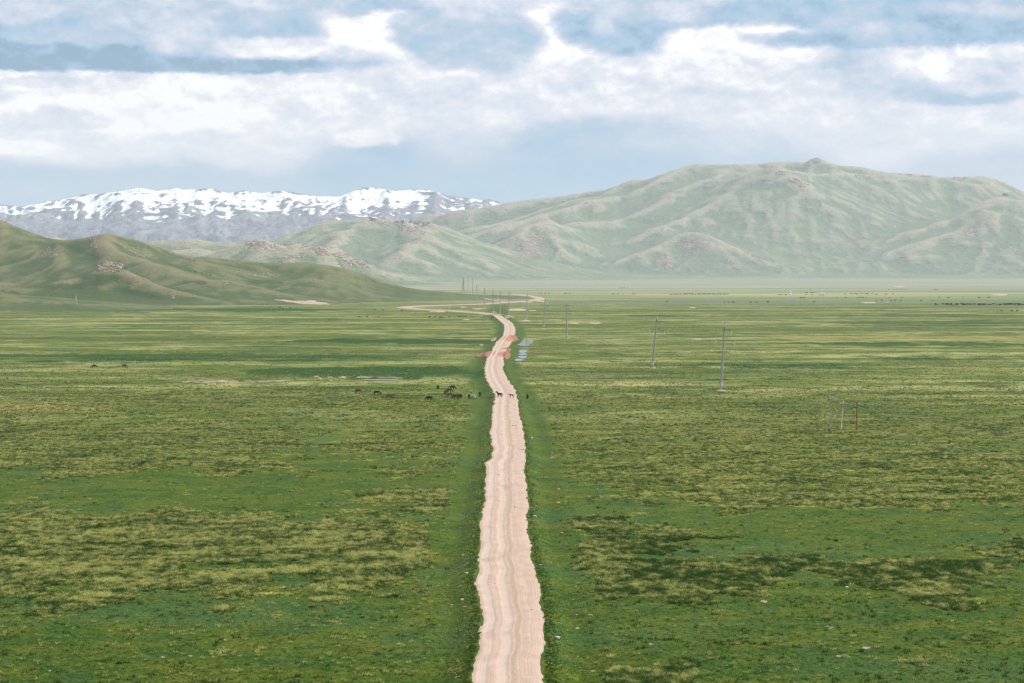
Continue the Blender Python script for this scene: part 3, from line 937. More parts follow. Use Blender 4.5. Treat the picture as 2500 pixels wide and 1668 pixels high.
for pts in [[(-200, 530, 12100), (-60, 540, 12100), (60, 545, 12100), (200, 520, 12300), (330, 528, 12200), (460, 545, 12000)], [(380, 560, 11900), (480, 520, 12300), (560, 530, 12200), (640, 560, 11900)],
            [(560, 575, 11700), (700, 545, 12000), (820, 520, 12200), (920, 510, 12400), (1000, 505, 12600)], [(0, 560, 11800), (120, 540, 12000), (250, 545, 11900), (380, 570, 11700)],
            [(150, 570, 11650), (300, 553, 11800), (420, 556, 11750), (560, 580, 11600)], [(880, 530, 12000), (1000, 512, 12300), (1100, 508, 12500), (1250, 520, 12500)]]:
    A.ridge(pts, 0.26, 40, 1.3, wob=90)
A.finish()
H_ = A.H
hi = sstep(40, 300, H_)
H_ = H_ + (0.3 + 0.7 * hi) * (26 * fbm(A.X / 520, A.Y / 520, 4)) + hi * (90 * (0.30 - np.abs(fbm(A.X / 340 + 4, A.Y / 340, 5, 0.55))) + 9 * fbm(A.X / 80, A.Y / 80, 2))
H_ = erode(H_, A.xs[1] - A.xs[0], 8, 30000, 50, 21, 0.30, 4.0)
A.H = blur(H_, 0) * edge_fade(A, 300) - 4.0
A.match([(p[0], p[1] - 1) for p in sc_[1:-1]], 4.0, 5, 3)
u_, v_ = project(A.X, A.Y, A.H)
gy_, gx_ = np.gradient(A.H, A.ys[1] - A.ys[0], A.xs[1] - A.xs[0])
slope_ = np.hypot(gx_, gy_)
hol = A.H - blur(A.H, 40)
snow = sstep(260, 540, A.H + 90 * fbm(A.X / 600, A.Y / 600, 3)) * 0.72 - 0.02 - 0.15 * sstep(0.6, 1.2, slope_) - np.clip(hol / 26.0, -0.36, 0.36)
A.snow = np.where(A.H > 150, snow, -0.5)
A.snow = A.snow * 1.0
for px, py, rx, ry, val in [(905, 475, 70, 18, 0.8), (500, 478, 70, 18, 0.62), (330, 462, 60, 6, 0.75), (270, 486, 30, 14, 0.62), (640, 492, 70, 26, 0.54), (430, 466, 30, 8, 0.75), (115, 507, 12, 4, 0.7), (70, 515, 25, 5, 0.6), (760, 518, 16, 10, 0.6)]:
    k = 1 - sstep(0.4, 1.1, np.hypot((u_ - px) / rx, (v_ - py) / ry))
    A.snow = np.maximum(A.snow, k * val)
for px, py, rx, ry, val in [(1090, 492, 70, 20, 0.30), (300, 500, 60, 10, 0.15), (790, 500, 60, 12, 0.15), (150, 500, 30, 10, 0.2)]:
    k = 1 - sstep(0.4, 1.1, np.hypot((u_ - px) / rx, (v_ - py) / ry))
    A.snow = A.snow - k * val
snow_range = A.build('snow_mountains', MAT_SNOW, {'snow': A.snow})


# ------------------------------------------------------------------ the plain: one sheet from the viewpoint to beyond the hills
def survey_ellipses(u, v, items, warp_u, warp_v, soft=0.3):
    f = np.zeros_like(u)
    soft = soft * 1.5
    for (x0, x1, y0, y1, val) in items:
        a = (u + warp_u - (x0 + x1) / 2) / ((x1 - x0) / 2)
        b = (v + warp_v - (y0 + y1) / 2) / ((y1 - y0) / 2)
        r = (a ** 4 + b ** 4) ** 0.25
        f = np.maximum(f, val * (1 - sstep(1 - soft, 1 + soft, r)))
    return f


def ground_fields(x, y):
    """what grows where, in ground coordinates"""
    z0 = np.zeros_like(x)
    ok = y > 100
    u, v = project(x, np.where(ok, y, 1e4), z0)
    inview = ok & (y < 3000)
    wu = 120 * fbm(x / 26, y / 60, 3)
    wv = (26 + 0.08 * (v - 655)) * fbm(x / 15 + 7, y / 30, 3) * np.clip((v - 655) / 700, 0.05, 1)
    wu = wu + 60 * fbm(x / 5, y / 9, 3)
    wv = wv + (6 + 0.02 * (v - 655)) * fbm(x / 3 + 3, y / 7, 3) * np.clip((v - 655) / 700, 0.05, 1)
    l, r = road_edges(y)
    dr = np.maximum(l - x, x - r)
    verge = sstep(4.5, 8.5, dr + 3 * fbm(x / 8, y / 20, 2))
    tus = survey_ellipses(u, v, [(-700, 1150, 1262, 1450, 1.0), (1320, 1780, 1290, 1466, 1.0), (1600, 2420, 1366, 1444, 1.0), (1400, 1720, 1634, 1720, 1.0), (850, 1170, 1190, 1246, 0.85), (-300, 700, 1110, 1156, 0.95),
                                 (-300, 800, 1030, 1085, 0.72), (400, 1180, 1075, 1100, 0.75), (1350, 2700, 1080, 1200, 0.62), (1500, 2800, 1190, 1240, 0.62), (1300, 2800, 1010, 1075, 0.70), (1300, 2600, 930, 1000, 0.65),
                                 (-300, 1190, 935, 1000, 0.70), (940, 1180, 1130, 1150, 0.7), (-300, 200, 985, 1010, 0.9), (2380, 2700, 1320, 1350, 0.8)], wu, wv)
    hole = survey_ellipses(u, v, [(420, 820, 1362, 1386, 1.0), (1500, 1900, 1330, 1352, 0.9), (-100, 330, 1340, 1352, 0.5)], wu, wv)
    tus = np.clip(tus - hole, 0, 1)
    gen = 0.5 + 0.9 * fbm(x / 120, y / 70, 3)
    tus = np.maximum(tus, np.clip(0.42 + 0.5 * gen, 0, 1) * 0.80 * sstep(1175, 1090, v)) * verge
    tus = np.where(inview, tus, 0.3)
    lush = survey_ellipses(u, v, [(560, 1190, 895, 922, 0.95), (-300, 1160, 862, 884, 0.72), (700, 1230, 826, 840, 0.85), (2000, 2700, 780, 800, 0.6), (1300, 2000, 900, 930, 0.5), (1850, 2700, 836, 846, 0.75), (2100, 2700, 872, 880, 0.7),
                                  (1500, 2300, 880, 900, 0.55), (-200, 1000, 752, 762, 0.7), (-200, 700, 795, 812, 0.4), (1300, 2600, 766, 774, 0.55), (1290, 1420, 1300, 1470, 0.25), (0, 800, 1060, 1078, 0.5), (1500, 2500, 985, 1015, 0.45)], wu, wv * 0.5)
    lush = np.maximum(lush, 0.22 * (1 - sstep(2.5, 6.0, dr)) * sstep(-0.5, 1.0, dr))
    lush = np.where(inview, np.clip(lush + 0.20 * fbm(x / 160, y / 60, 3), 0, 1), 0.2)
    sparse = sstep(1110, 960, v) * (0.85 + 0.25 * fbm(x / 200, y / 80, 2)) * sstep(700, 760, v)
    sparse = np.where(inview, np.clip(sparse, 0, 1) * verge, 0.4)
    straw = survey_ellipses(u, v, [(-300, 320, 984, 1006, 0.6), (300, 660, 1122, 1152, 0.5), (1750, 2700, 818, 836, 0.55), (1000, 1170, 1200, 1240, 0.45), (1400, 2000, 1210, 1245, 0.36)], wu, wv * 0.5)
    straw = np.where(inview, straw * verge, 0.0)
    return tus, lush, sparse, straw


def build_ground():
    # rows close together where they are seen, wide apart far off; columns dense ahead, coarse round the back
    near = np.array([0.5, 20, 60, 100, 130, 150])
    inv = 1.0 / np.linspace(1.0 / 165.0, 1.0 / 5200.0, 760)
    mid = np.linspace(5400, 9000, 24)
    farr = np.array([10000, 11500, 13000, 15000, 16800])
    rr = np.concatenate([near, inv, mid, farr])
    a1 = np.linspace(-21, 21, 470)
    a2 = np.concatenate([np.linspace(21, 60, 30)[1:], np.linspace(60, 300, 60)[1:], np.linspace(300, 339, 30)[1:]])
    ang = np.radians(np.concatenate([a1, a2]))
    Rr, An = np.meshgrid(rr, ang, indexing='ij')
    x = Rr * np.sin(An); y = Rr * np.cos(An)
    z = ground_z(x, y)
    zf = sstep(3200, 2400, Rr)
    z = z * zf
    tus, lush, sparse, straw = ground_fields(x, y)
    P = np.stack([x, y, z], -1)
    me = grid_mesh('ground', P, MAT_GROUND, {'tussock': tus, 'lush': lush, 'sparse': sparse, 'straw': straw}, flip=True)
    o = new_obj('ground', me)
    o['kind'] = 'structure'
    return o


ground = build_ground()


def terrain_z(x, y):
    x = np.asarray(x, float); y = np.asarray(y, float)
    g = ground_z(x, y) * sstep(3200, 2400, np.hypot(x, y))
    return np.maximum(g, np.maximum(NEAR.z(x, y), FAR.z(x, y)))


def hit(px, py, ymin=150.0, ymax=9500.0):
    """first point of the land on the line of sight through a survey pixel"""
    d = ray(px, py)
    ys = 1.0 / np.linspace(1 / ymin, 1 / ymax, 2600)
    t = ys / d[1]
    x = d[0] * t; z = CAMH + d[2] * t
    below = z <= (terrain_z(x, ys) if ymin < 1000 else np.maximum(np.maximum(0.0, NEAR.z(x, ys)), FAR.z(x, ys)))
    if not below.any():
        return np.array([x[-1], ys[-1], 0.0])
    i = int(np.argmax(below))
    y = ys[i]
    t = y / d[1]
    xx = d[0] * t
    return np.array([xx, y, float(terrain_z(xx, y))])


# ------------------------------------------------------------------ haze: the air of the valley
def build_haze():
    bm = bmesh.new()
    bmesh.ops.create_cube(bm, size=1.0)
    for v_ in bm.verts:
        v_.co = Vector((v_.co.x * 35200, v_.co.y * 35200, -12 if v_.co.z < 0 else 760))
    me = bpy.data.meshes.new('haze')
    bm.to_mesh(me); bm.free()
    m = bpy.data.materials.new('valley_haze')
    m.use_nodes = True
    nt = m.node_tree
    nt.nodes.clear()
    out = nt.nodes.new('ShaderNodeOutputMaterial')
    pv = nt.nodes.new('ShaderNodeVolumePrincipled')
    pv.inputs['Color'].default_value = (0.80, 0.93, 1.0, 1)
    pv.inputs['Density'].default_value = HAZE_D
    pv.inputs['Anisotropy'].default_value = 0.0
    nt.links.new(pv.outputs[0], out.inputs['Volume'])
    me.materials.append(m)
    o = new_obj('haze', me)
    o['kind'] = 'stuff'
    o['label'] = 'thin pale blue haze filling the whole valley air'
    return o


HAZE_D = 4.9e-5
haze = build_haze()


# ------------------------------------------------------------------ the dirt road
def build_road():
    ys = np.concatenate([np.linspace(-60, 150, 60)[:-1], 1.0 / np.linspace(1 / 150.0, 1 / ROAD_YMAX, 1100)])
    nc = 17
    t = np.linspace(0, 1, nc)
    l, r = road_edges(ys)
    big = 1 - sstep(700, 1500, ys) * 0.3
    l = l - (0.16 * fbm(ys / 3.1, ys * 0 + 1, 3) + 0.45 * perlin(ys / 11, ys * 0 + 8)) * big - 0.15
    r = r + (0.16 * fbm(ys / 2.9, ys * 0 + 5, 3) + 0.45 * perlin(ys / 12, ys * 0 + 4)) * big + 0.15
    X = l[:, None] + (r - l)[:, None] * t[None, :]
    Y = np.repeat(ys[:, None], nc, 1)
    zc = ground_z(X * 0.4 + ((l + r) / 2)[:, None] * 0.6, Y, bed=False)
    Z = zc + 0.07 - 0.22 * (np.abs(t - 0.5) * 2)[None, :] ** 8
    rut = np.exp(-((t - 0.185) / 0.05) ** 2) + np.exp(-((t - 0.435) / 0.05) ** 2)
    Z = Z - 0.05 * rut[None, :] + 0.06 * np.exp(-((t - 0.585) / 0.03) ** 2)[None, :] + 0.05 * fbm(X / 1.3, Y / 3.0, 3)
    u, v = project(X, Y, Z)
    red = np.zeros_like(X)
    for (cx, cy, rx, ry, val) in [(1246, 826, 22, 9, 1.0), (1215, 829, 14, 5, 0.8), (1238, 851, 16, 4, 0.7), (1234, 865, 22, 8, 1.0), (1200, 862, 20, 8, 0.7)]:
        red = np.maximum(red, val * (1 - sstep(0.6, 1.1, np.hypot((u - cx) / rx, (v - cy) / ry))))
    me = grid_mesh('road', np.stack([X, Y, Z], -1), MAT_ROAD, {'red': red})
    uvl = me.uv_layers.new(name='UVMap')
    vi = np.zeros(len(me.loops), np.int32)
    me.loops.foreach_get('vertex_index', vi)
    seg = np.concatenate([[0], np.cumsum(np.hypot(np.diff(ys), np.diff((l + r) / 2)))])
    U = np.repeat(t[None, :], len(ys), 0).reshape(-1); V = np.repeat(seg[:, None], nc, 1).reshape(-1)
    uvl.data.foreach_set('uv', np.stack([U[vi], V[vi]], -1).reshape(-1).astype(np.float32))
    o = new_obj('road', me)
    o['kind'] = 'structure'


build_road()


def build_loop():
    pts = [(1211, 768.8), (1199.6, 767.2), (1158.7, 763.8), (1101, 759.6), (1052, 757.2), (1005, 754.4), (990, 752.3), (984, 751), (990, 749.9), (1005, 748.8), (1052, 747), (1110, 745.4), (1162, 743.6), (1244, 738.6), (1297, 734.6),
           (1322.4, 730.6), (1309, 726.5), (1284.7, 722), (1264, 720.2), (1245, 718.8)]
    Q = np.array([hit(px, py, 1400)[:2] for px, py in pts])
    s = np.concatenate([[0], np.cumsum(np.hypot(*np.diff(Q, axis=0).T))])
    ss = np.arange(0, s[-1], 5.0)
    x = np.interp(ss, s, Q[:, 0]); y = np.interp(ss, s, Q[:, 1])
    for _ in range(6):
        x[1:-1] = (x[:-2] + 2 * x[1:-1] + x[2:]) / 4; y[1:-1] = (y[:-2] + 2 * y[1:-1] + y[2:]) / 4
    tx = np.gradient(x); ty = np.gradient(y); L = np.hypot(tx, ty); nx, ny = -ty / L, tx / L
    off = np.array([-8.5, -6.0, -3.6, -1.8, 0, 1.8, 3.6, 6.0, 8.5])
    prof = np.array([-1.0, 0.35, 1.0, 1.12, 1.18, 1.12, 1.0, 0.35, -1.0])
    wv = 1 + 0.25 * fbm(ss / 17, ss * 0, 3)
    X = x[:, None] + nx[:, None] * off[None, :] * wv[:, None]
    Y = y[:, None] + ny[:, None] * off[None, :] * wv[:, None]
    zc = blur(terrain_z(x, y)[:, None], 8)
    zz = terrain_z(X, Y)
    Z = np.maximum(zc, 0 * zz) * 0.7 + zz * 0.3 + prof[None, :] * 0.45 * sstep(0, 60, ss)[:, None] + 0.12
    me = grid_mesh('winding_road', np.stack([X, Y, Z], -1), MAT_SAND, flip=True)
    o = new_obj('winding_road', me)
    o['kind'] = 'structure'


build_loop()


# ------------------------------------------------------------------ bare ground, clay, water
def drape(name, outline, mat, lift=0.12, mound=0.0, n=26, rag=0.10, seed=1, kind='structure', label=None, cat=None, flat=None, ymin=200):
    """a patch laid on the land: outline in survey pixels, ragged edge, thin rim going into the soil"""
    Q = np.array([hit(px, py, ymin)[:2] if flat is None else flat_hit(px, py, flat) for px, py in outline])
    c = Q.mean(0)
    s = np.concatenate([[0], np.cumsum(np.hypot(*np.diff(np.vstack([Q, Q[:1]]), axis=0).T))])
    m = max(48, 6 * len(outline))
    ss = np.linspace(0, s[-1], m + 1)[:-1]
    QQ = np.vstack([Q, Q[:1]])
    ex = np.interp(ss, s, QQ[:, 0]); ey = np.interp(ss, s, QQ[:, 1])
    a = np.linspace(0, 2 * np.pi, m + 1)[:-1]
    k = 1 + rag * fbm(np.cos(a) * 4 + seed * 3.1, np.sin(a) * 4 + seed, 3)
    ex = c[0] + (ex - c[0]) * k; ey = c[1] + (ey - c[1]) * k
    rings = np.array([0.02, 0.25, 0.5, 0.72, 0.88, 0.97, 1.0, 1.02])
    X = c[0] + (ex - c[0])[None, :] * rings[:, None]
    Y = c[1] + (ey - c[1])[None, :] * rings[:, None]
    if flat is None:
        Z = terrain_z(X, Y) + lift + mound * (1 - rings[:, None] ** 2).clip(0) * (0.7 + 0.5 * fbm(X / 3.5, Y / 5, 3))
        Z[-1] -= lift + 0.4
    else:
        Z = np.full_like(X, flat)
        Z[-1] -= 0.08
    P = np.stack([X, Y, Z], -1)
    P = np.concatenate([P, P[:, :1]], 1)
    me = grid_mesh(name, P, mat, flip=False)
    o = new_obj(name, me)
    if kind:
        o['kind'] = kind
    if label:
        o['label'] = label
    if cat:
        o['category'] = cat
    return o


MW, ntw, bw = base_mat('puddle_water', 0.04, 0.5)
bw.inputs['Base Color'].default_value = (0.05, 0.06, 0.055, 1)
bw.inputs['IOR'].default_value = 1.33
for i, p in enumerate(PUDDLES):
    drape('puddle' if i < 5 else 'pond', p, MW, flat=-0.40, seed=i, rag=0.16)

# red clay shoved to both sides of the road
drape('red_clay', [(1160, 870), (1164, 866.5), (1176, 863), (1190, 861), (1199, 859), (1196, 866), (1188, 874), (1172, 873.6)], MAT_RED, 0.25, 1.1, seed=3, rag=0.2)
drape('red_clay', [(1238, 829), (1246, 822.5), (1258, 820), (1262, 825), (1266, 830), (1254, 834.5), (1240, 835)], MAT_RED, 0.25, 0.5, seed=4, rag=0.2)
drape('red_clay', [(1228, 866), (1236, 858), (1244, 850), (1248, 855), (1243, 860), (1247, 868), (1244, 875), (1232, 876)], MAT_RED, 0.25, 0.5, seed=5, rag=0.2)
drape('clay_bank', [(1197, 833), (1202, 827), (1212, 823), (1212, 829), (1205, 834)], MAT_SANDG, 0.15, 0.4, seed=6, rag=0.2)
# bare sand
drape('sand_bank', [(440, 933), (456, 930.5), (490, 928.8), (540, 928.6), (583, 930), (584, 933.5), (540, 934.2), (480, 934.2)], MAT_SANDG, 0.08, 0.35, seed=7)
drape('sand_bank', [(764, 920), (772, 918), (780, 921), (787, 926), (781, 927), (773, 924)], MAT_SANDG, 0.08, 0.4, seed=8)
drape('sand_bank', [(796, 921), (806, 919), (812, 922), (803, 923.4)], MAT_SANDG, 0.08, 0.3, seed=9)
drape('sand_bank', [(824, 922), (838, 919.4), (848, 921), (842, 924), (828, 923.6)], MAT_SANDG, 0.08, 0.3, seed=10)
drape('sand_bank', [(866, 923), (880, 920.6), (920, 921.3), (960, 921.5), (984, 922.5), (980, 925), (920, 924.2), (880, 923.8)], MAT_SANDG, 0.08, 0.4, seed=11)
drape('sand_bank', [(590, 931), (640, 930), (700, 928), (720, 929), (680, 933), (600, 933.6)], MAT_SANDG, 0.10, 0.3, seed=12)
drape('sand_pit', [(671, 732), (690, 732.6), (720, 735.5), (750, 737), (765, 734), (772, 737.5), (800, 741), (806, 744), (770, 744.2), (730, 742), (690, 737)], MAT_SAND, 0.4, 0.7, seed=13, ymin=1500, rag=0.3)
drape('sand_pit', [(1171, 727), (1180, 728), (1190, 729.6), (1200, 731), (1203, 733), (1215, 730), (1232, 732), (1242, 736), (1225, 737.5), (1205, 737), (1190, 734)], MAT_SANDG, 0.5, 0.5, seed=14, ymin=1500)
for i, (px, py, w) in enumerate([(1130, 750.6, 10), (1165, 754.6, 14), (1262, 757, 26), (1243, 775, 12), (1073, 761, 14), (1057, 761, 10), (1322, 736, 14), (1285, 738, 14), (1138, 781, 8), (1175, 843.5, 5),
                                 (1452, 790, 16), (1400, 790, 14), (1700, 829, 12), (2120, 739.5, 18), (2165, 738.6, 6), (2195, 700, 14), (1900, 702, 8), (2440, 720, 20), (1300, 759, 10), (1690, 752, 8),
                                 (2115, 1582, 10), (2058, 1603, 18), (1865, 1469, 9), (2020, 1533, 14), (397, 1605, 6), (464, 1602, 6), (549, 1562, 7), (1590, 1573, 6), (1447, 1639, 6), (1410, 1534, 5)]):
    a = np.linspace(0, 2 * np.pi, 9)[:-1]
    hgt = max(0.6, w * 0.10) * (1.0 if py < 1200 else 3.0)
    drape('bare_patch', [(px + w * math.cos(t), py + hgt * math.sin(t)) for t in a], MAT_SANDG if py > 1200 else MAT_SAND, 0.02 if py > 1200 else 0.18, 0.0 if py > 1200 else 0.3, seed=20 + i, rag=0.35, ymin=180)
# spoil heaped round pole feet is built with the poles


# ------------------------------------------------------------------ generic mesh bits
def tube(bm, p0, p1, r0, r1, seg=8, caps=True):
    p0, p1 = Vector(p0), Vector(p1)
    ax = (p1 - p0).normalized()
    q = ax.to_track_quat('Z', 'Y')
    rings = []
    for p, r in ((p0, r0), (p1, r1)):
        rings.append([bm.verts.new(p + q @ Vector((math.cos(2 * math.pi * i / seg) * r, math.sin(2 * math.pi * i / seg) * r, 0))) for i in range(seg)])
    for i in range(seg):
        j = (i + 1) % seg
        bm.faces.new((rings[0][i], rings[0][j], rings[1][j], rings[1][i]))
    if caps:
        bm.faces.new(rings[0][::-1]); bm.faces.new(rings[1])


def box(bm, c, s, rot=None):
    M_ = Matrix.Translation(c) @ (rot.to_matrix().to_4x4() if rot else Matrix()) @ Matrix.Diagonal((s[0], s[1], s[2], 1))
    bmesh.ops.create_cube(bm, size=1.0, matrix=M_)


def beam(bm, p0, p1, w, h):
    p0, p1 = Vector(p0), Vector(p1)
    d = p1 - p0
    q = d.to_track_quat('X', 'Z')
    M_ = Matrix.Translation((p0 + p1) / 2) @ q.to_matrix().to_4x4() @ Matrix.Diagonal((d.length, w, h, 1))
    bmesh.ops.create_cube(bm, size=1.0, matrix=M_)


def bm_mesh(name, bm, mat, smooth=False):
    me = bpy.data.meshes.new(name)
    bmesh.ops.recalc_face_normals(bm, faces=bm.faces)
    bm.to_mesh(me); bm.free()
    if smooth:
        me.polygons.foreach_set('use_smooth', np.full(len(me.polygons), True))
    if mat:
        me.materials.append(mat)
    return me


def empty(name, loc, rot=(0, 0, 0)):
    o = bpy.data.objects.new(name, None)
    COL.objects.link(o)
    o.empty_display_size = 1.0
    o.location = loc
    o.rotation_euler = rot
    return o


# ------------------------------------------------------------------ the power line
MC = flat_mat('weathered_concrete', (0.40, 0.375, 0.34), 0.9, 0.2, 0.25, 0.8)
MRUST = flat_mat('rusty_steel', (0.17, 0.105, 0.055), 0.85, 0.3, 0.4, 2.0)
MGLASS = flat_mat('insulator_glass', (0.46, 0.60, 0.66), 0.25, 0.5, 0.15, 3.0)
MWIRE = flat_mat('aluminium_wire', (0.42, 0.42, 0.40), 0.5, 0.5, 0.1, 1.0)
MWOODG = flat_mat('grey_wood', (0.38, 0.36, 0.33), 0.9, 0.2, 0.35, 1.5)
MWOODW = flat_mat('bleached_wood', (0.62, 0.58, 0.53), 0.9, 0.2, 0.25, 1.5)
MWOODB = flat_mat('brown_wood', (0.16, 0.085, 0.045), 0.9, 0.2, 0.35, 1.5)
MYEL = flat_mat('faded_yellow_steel', (0.34, 0.23, 0.10), 0.8, 0.3, 0.3, 1.0)


def pole_meshes():
    D = {}
    bm = bmesh.new()
    n = 8
    for i in range(n):
        z0, z1 = 22.6 * i / n, 22.6 * (i + 1) / n
        tube(bm, (0, 0, z0 - (0.4 if i == 0 else 0)), (0, 0, z1), 0.44 - 0.19 * i / n, 0.44 - 0.19 * (i + 1) / n, 12, i in (0, n - 1))
    D['shaft'] = bm_mesh('shaft', bm, MC, True)
    bm = bmesh.new(); box(bm, (0, 0, 22.66), (0.36, 0.36, 0.14)); beam(bm, (0.1, 0, 22.6), (0.75, 0, 22.45), 0.08, 0.08)
    D['cap'] = bm_mesh('cap', bm, MRUST)
    bm = bmesh.new()
    beam(bm, (0.1, 0.12, 20.2), (2.4, 0.03, 20.05), 0.09, 0.11); beam(bm, (0.1, -0.12, 20.2), (2.4, -0.03, 20.05), 0.09, 0.11); beam(bm, (0.12, 0, 21.5), (0.7, 0, 21.15), 0.08, 0.08)
    D['upper'] = bm_mesh('upper_crossarm', bm, MRUST)
    bm = bmesh.new()
    for s in (-0.13, 0.13):
        beam(bm, (-2.6, s * 0.3, 16.75), (0, s, 16.6), 0.09, 0.11); beam(bm, (0, s, 16.6), (3.6, s * 0.3, 16.45), 0.09, 0.11)
    D['lower'] = bm_mesh('lower_crossarm', bm, MRUST)
    bm = bmesh.new(); beam(bm, (-0.35, 0.22, 18.0), (0.35, 0.22, 18.0), 0.08, 0.1); beam(bm, (0.1, 0.2, 18.0), (1.9, 0.12, 16.65), 0.12, 0.12)
    D['brace'] = bm_mesh('brace', bm, MRUST)
    bm = bmesh.new()
    tube(bm, (0, 0, 0), (0, 0, -0.2), 0.02, 0.02, 6)
    for k in range(7):
        tube(bm, (0, 0, -0.2 - 0.16 * k), (0, 0, -0.29 - 0.16 * k), 0.05, 0.14, 8); tube(bm, (0, 0, -0.29 - 0.16 * k), (0, 0, -0.36 - 0.16 * k), 0.05, 0.05, 6)
    D['insul'] = bm_mesh('insulator', bm, MGLASS)
    bm = bmesh.new()
    rng = random.Random(4)
    top = bm.verts.new((0.1, 0, 0.55))
    ring = [[], []]
    for i in range(14):
        a = 2 * math.pi * i / 14
        for j, (rr, zz) in enumerate(((1.0, 0.32), (2.2, -0.15))):
            k = rr * rng.uniform(0.75, 1.2)
            ring[j].append(bm.verts.new((math.cos(a) * k, math.sin(a) * k, zz * rng.uniform(0.8, 1.2))))
    for i in range(14):
        j = (i + 1) % 14
        bm.faces.new((top, ring[0][i], ring[0][j])); bm.faces.new((ring[0][i], ring[1][i], ring[1][j], ring[0][j]))
    D['mound'] = bm_mesh('footing_mound', bm, MAT_SAND, True)
    return D


PM = pole_meshes()
INS = [(2.35, 0, 20.0), (-2.5, 0, 16.70), (3.5, 0, 16.40)]
ordw = ['nearest', 'second', 'third', 'fourth', 'fifth', 'sixth', 'seventh', 'eighth', 'ninth', 'tenth', 'eleventh', 'twelfth']
POLES = [((1759.6, 954), (1769, 786), 'tall grey concrete power pole, the nearest, on a sandy mound right of the road'),
         ((1592.6, 899), (1604, 770), 'leaning grey concrete power pole, second from the viewer, tilted right'),
         ((1384, 826.6), (1383, 736), 'concrete power pole standing alone, third from the viewer, right of the pools'),
         ((1327.5, 803.5), (1331.5, 725.5), 'concrete power pole with brown crossarms, fourth from the viewer'),
         ((1283.7, 784.5), (1287.5, 717), 'concrete power pole on a wide sandy heap, fifth from the viewer'),
         ((1241.4, 772), (1243.3, 711), 'concrete power pole just right of where the road bends, sixth from the viewer'),
         ((1220.8, 767.8), (1221.6, 708.6), 'concrete power pole rising from the road bend itself'),
         ((1203.9, 762.7), (1203.3, 706.5), 'concrete power pole just beyond the road bend, with white heap at its foot'),
         ((1182.2, 753.9), (1182.7, 702), 'concrete power pole inside the loop of the winding road'),
         ((1163.3, 743), (1164, 694.7), 'concrete power pole beside the far bank of the winding road'),
         ((1153.4, 719), (1153.4, 677), 'hazy power pole at the end of the low green ridge'),
         ((1142.0, 716.4), (1142.3, 675.5), 'hazy power pole next to the yellowish lattice tower')]
tips = [[], [], []]
pole_roots = []
for i, (bpx, tpx, lab) in enumerate(POLES):
    b = hit(*bpx, 300)
    hgt = (bpx[1] - tpx[1]) / FPX * b[1]
    lean = math.atan2((tpx[0] - bpx[0]) - 0.0, bpx[1] - tpx[1])
    root = empty('power_pole', (b[0], b[1], b[2]), (0, lean, math.radians(-8)))
    s = hgt / 22.7
    root.scale = (1, 1, 1)
    tag(root, lab, 'power pole', 'tall concrete poles of the power line')
    for nm, key in (('shaft', 'shaft'), ('cap', 'cap'), ('upper_crossarm', 'upper'), ('lower_crossarm', 'lower'), ('brace', 'brace')):
        o = new_obj(nm, PM[key], root)
        o.scale = (1, 1, s)
    for k, p in enumerate(INS):
        o = new_obj('insulator', PM['insul'], root)
        o.location = (p[0], p[1], p[2] * s)
    if i not in (9,):
        o = new_obj('footing_mound', PM['mound'], root)
        o.rotation_euler = (0, -lean, i * 1.3)
        k = (0.75, 0.7, 0.6, 0.8, 2.0, 1.3, 0.6, 1.3, 1.2, 0.5, 0.5, 0.5)[i]
        o.scale = (k * 1.3, k * 1.3, k)
    bpy.context.view_layer.update()
    for k, p in enumerate(INS):
        tips[k].append(root.matrix_world @ Vector((p[0], p[1], p[2] * s - 1.45)))
    pole_roots.append(root)
# the next pole towards the viewer stands outside the picture; the wires run on to it
o_next = Vector((96, 265, 0))


def wire_mesh(name, pts, sag, r=0.014, n=14):
    bm = bmesh.new()
    prev = None
    seg = 5
    for a, b in zip(pts[:-1], pts[1:]):
        L = (b - a).length
        for i in range(n + (1 if b is pts[-1] else 0)):
            t = i / n
            p = a.lerp(b, t)
            p.z -= sag * (L / 200) ** 2 * 4 * t * (1 - t)
            d = (b - a).normalized()
            side = d.cross(Vector((0, 0, 1))).normalized(); up = side.cross(d)
            ring = [bm.verts.new(p + side * math.cos(2 * math.pi * k / seg) * r + up * math.sin(2 * math.pi * k / seg) * r) for k in range(seg)]
            if prev:
                for k in range(seg):
                    bm.faces.new((prev[k], prev[(k + 1) % seg], ring[(k + 1) % seg], ring[k]))
            prev = ring
    return bm_mesh(name, bm, MWIRE, True)


wl = ['topmost conductor wire strung along the concrete power poles', 'left conductor wire strung along the lower crossarms of the power poles', 'right conductor wire strung along the lower crossarms of the power poles']
for k in range(3):
    ends = [o_next + Vector((INS[k][0], 0, INS[k][2] - 1.5))] + tips[k]
    w = new_obj('power_wire', wire_mesh('power_wire', ends, 3.2))
    tag(w, wl[k], 'wire', 'wires of the tall power line')
root = empty('power_pole', (96, 265, ground_z(96, 265)))
tag(root, 'concrete power pole just outside the right edge of the view', 'power pole', 'tall concrete poles of the power line')
for nm, key in (('shaft', 'shaft'), ('upper_crossarm', 'upper'), ('lower_crossarm', 'lower')):
    new_obj(nm, PM[key], root)
for p in INS:
    new_obj('insulator', PM['insul'], root).location = p

# hazy pole far beyond the ridge
b = at_depth(979.8, 704, 4000)
root = empty('power_pole', (b[0], b[1], 0))
tag(root, 'lone hazy power pole on the far plain above the end of the left ridge', 'power pole')
for nm, key in (('shaft', 'shaft'), ('upper_crossarm', 'upper'), ('lower_crossarm', 'lower')):
    new_obj(nm, PM[key], root).scale = (1, 1, 1.05)


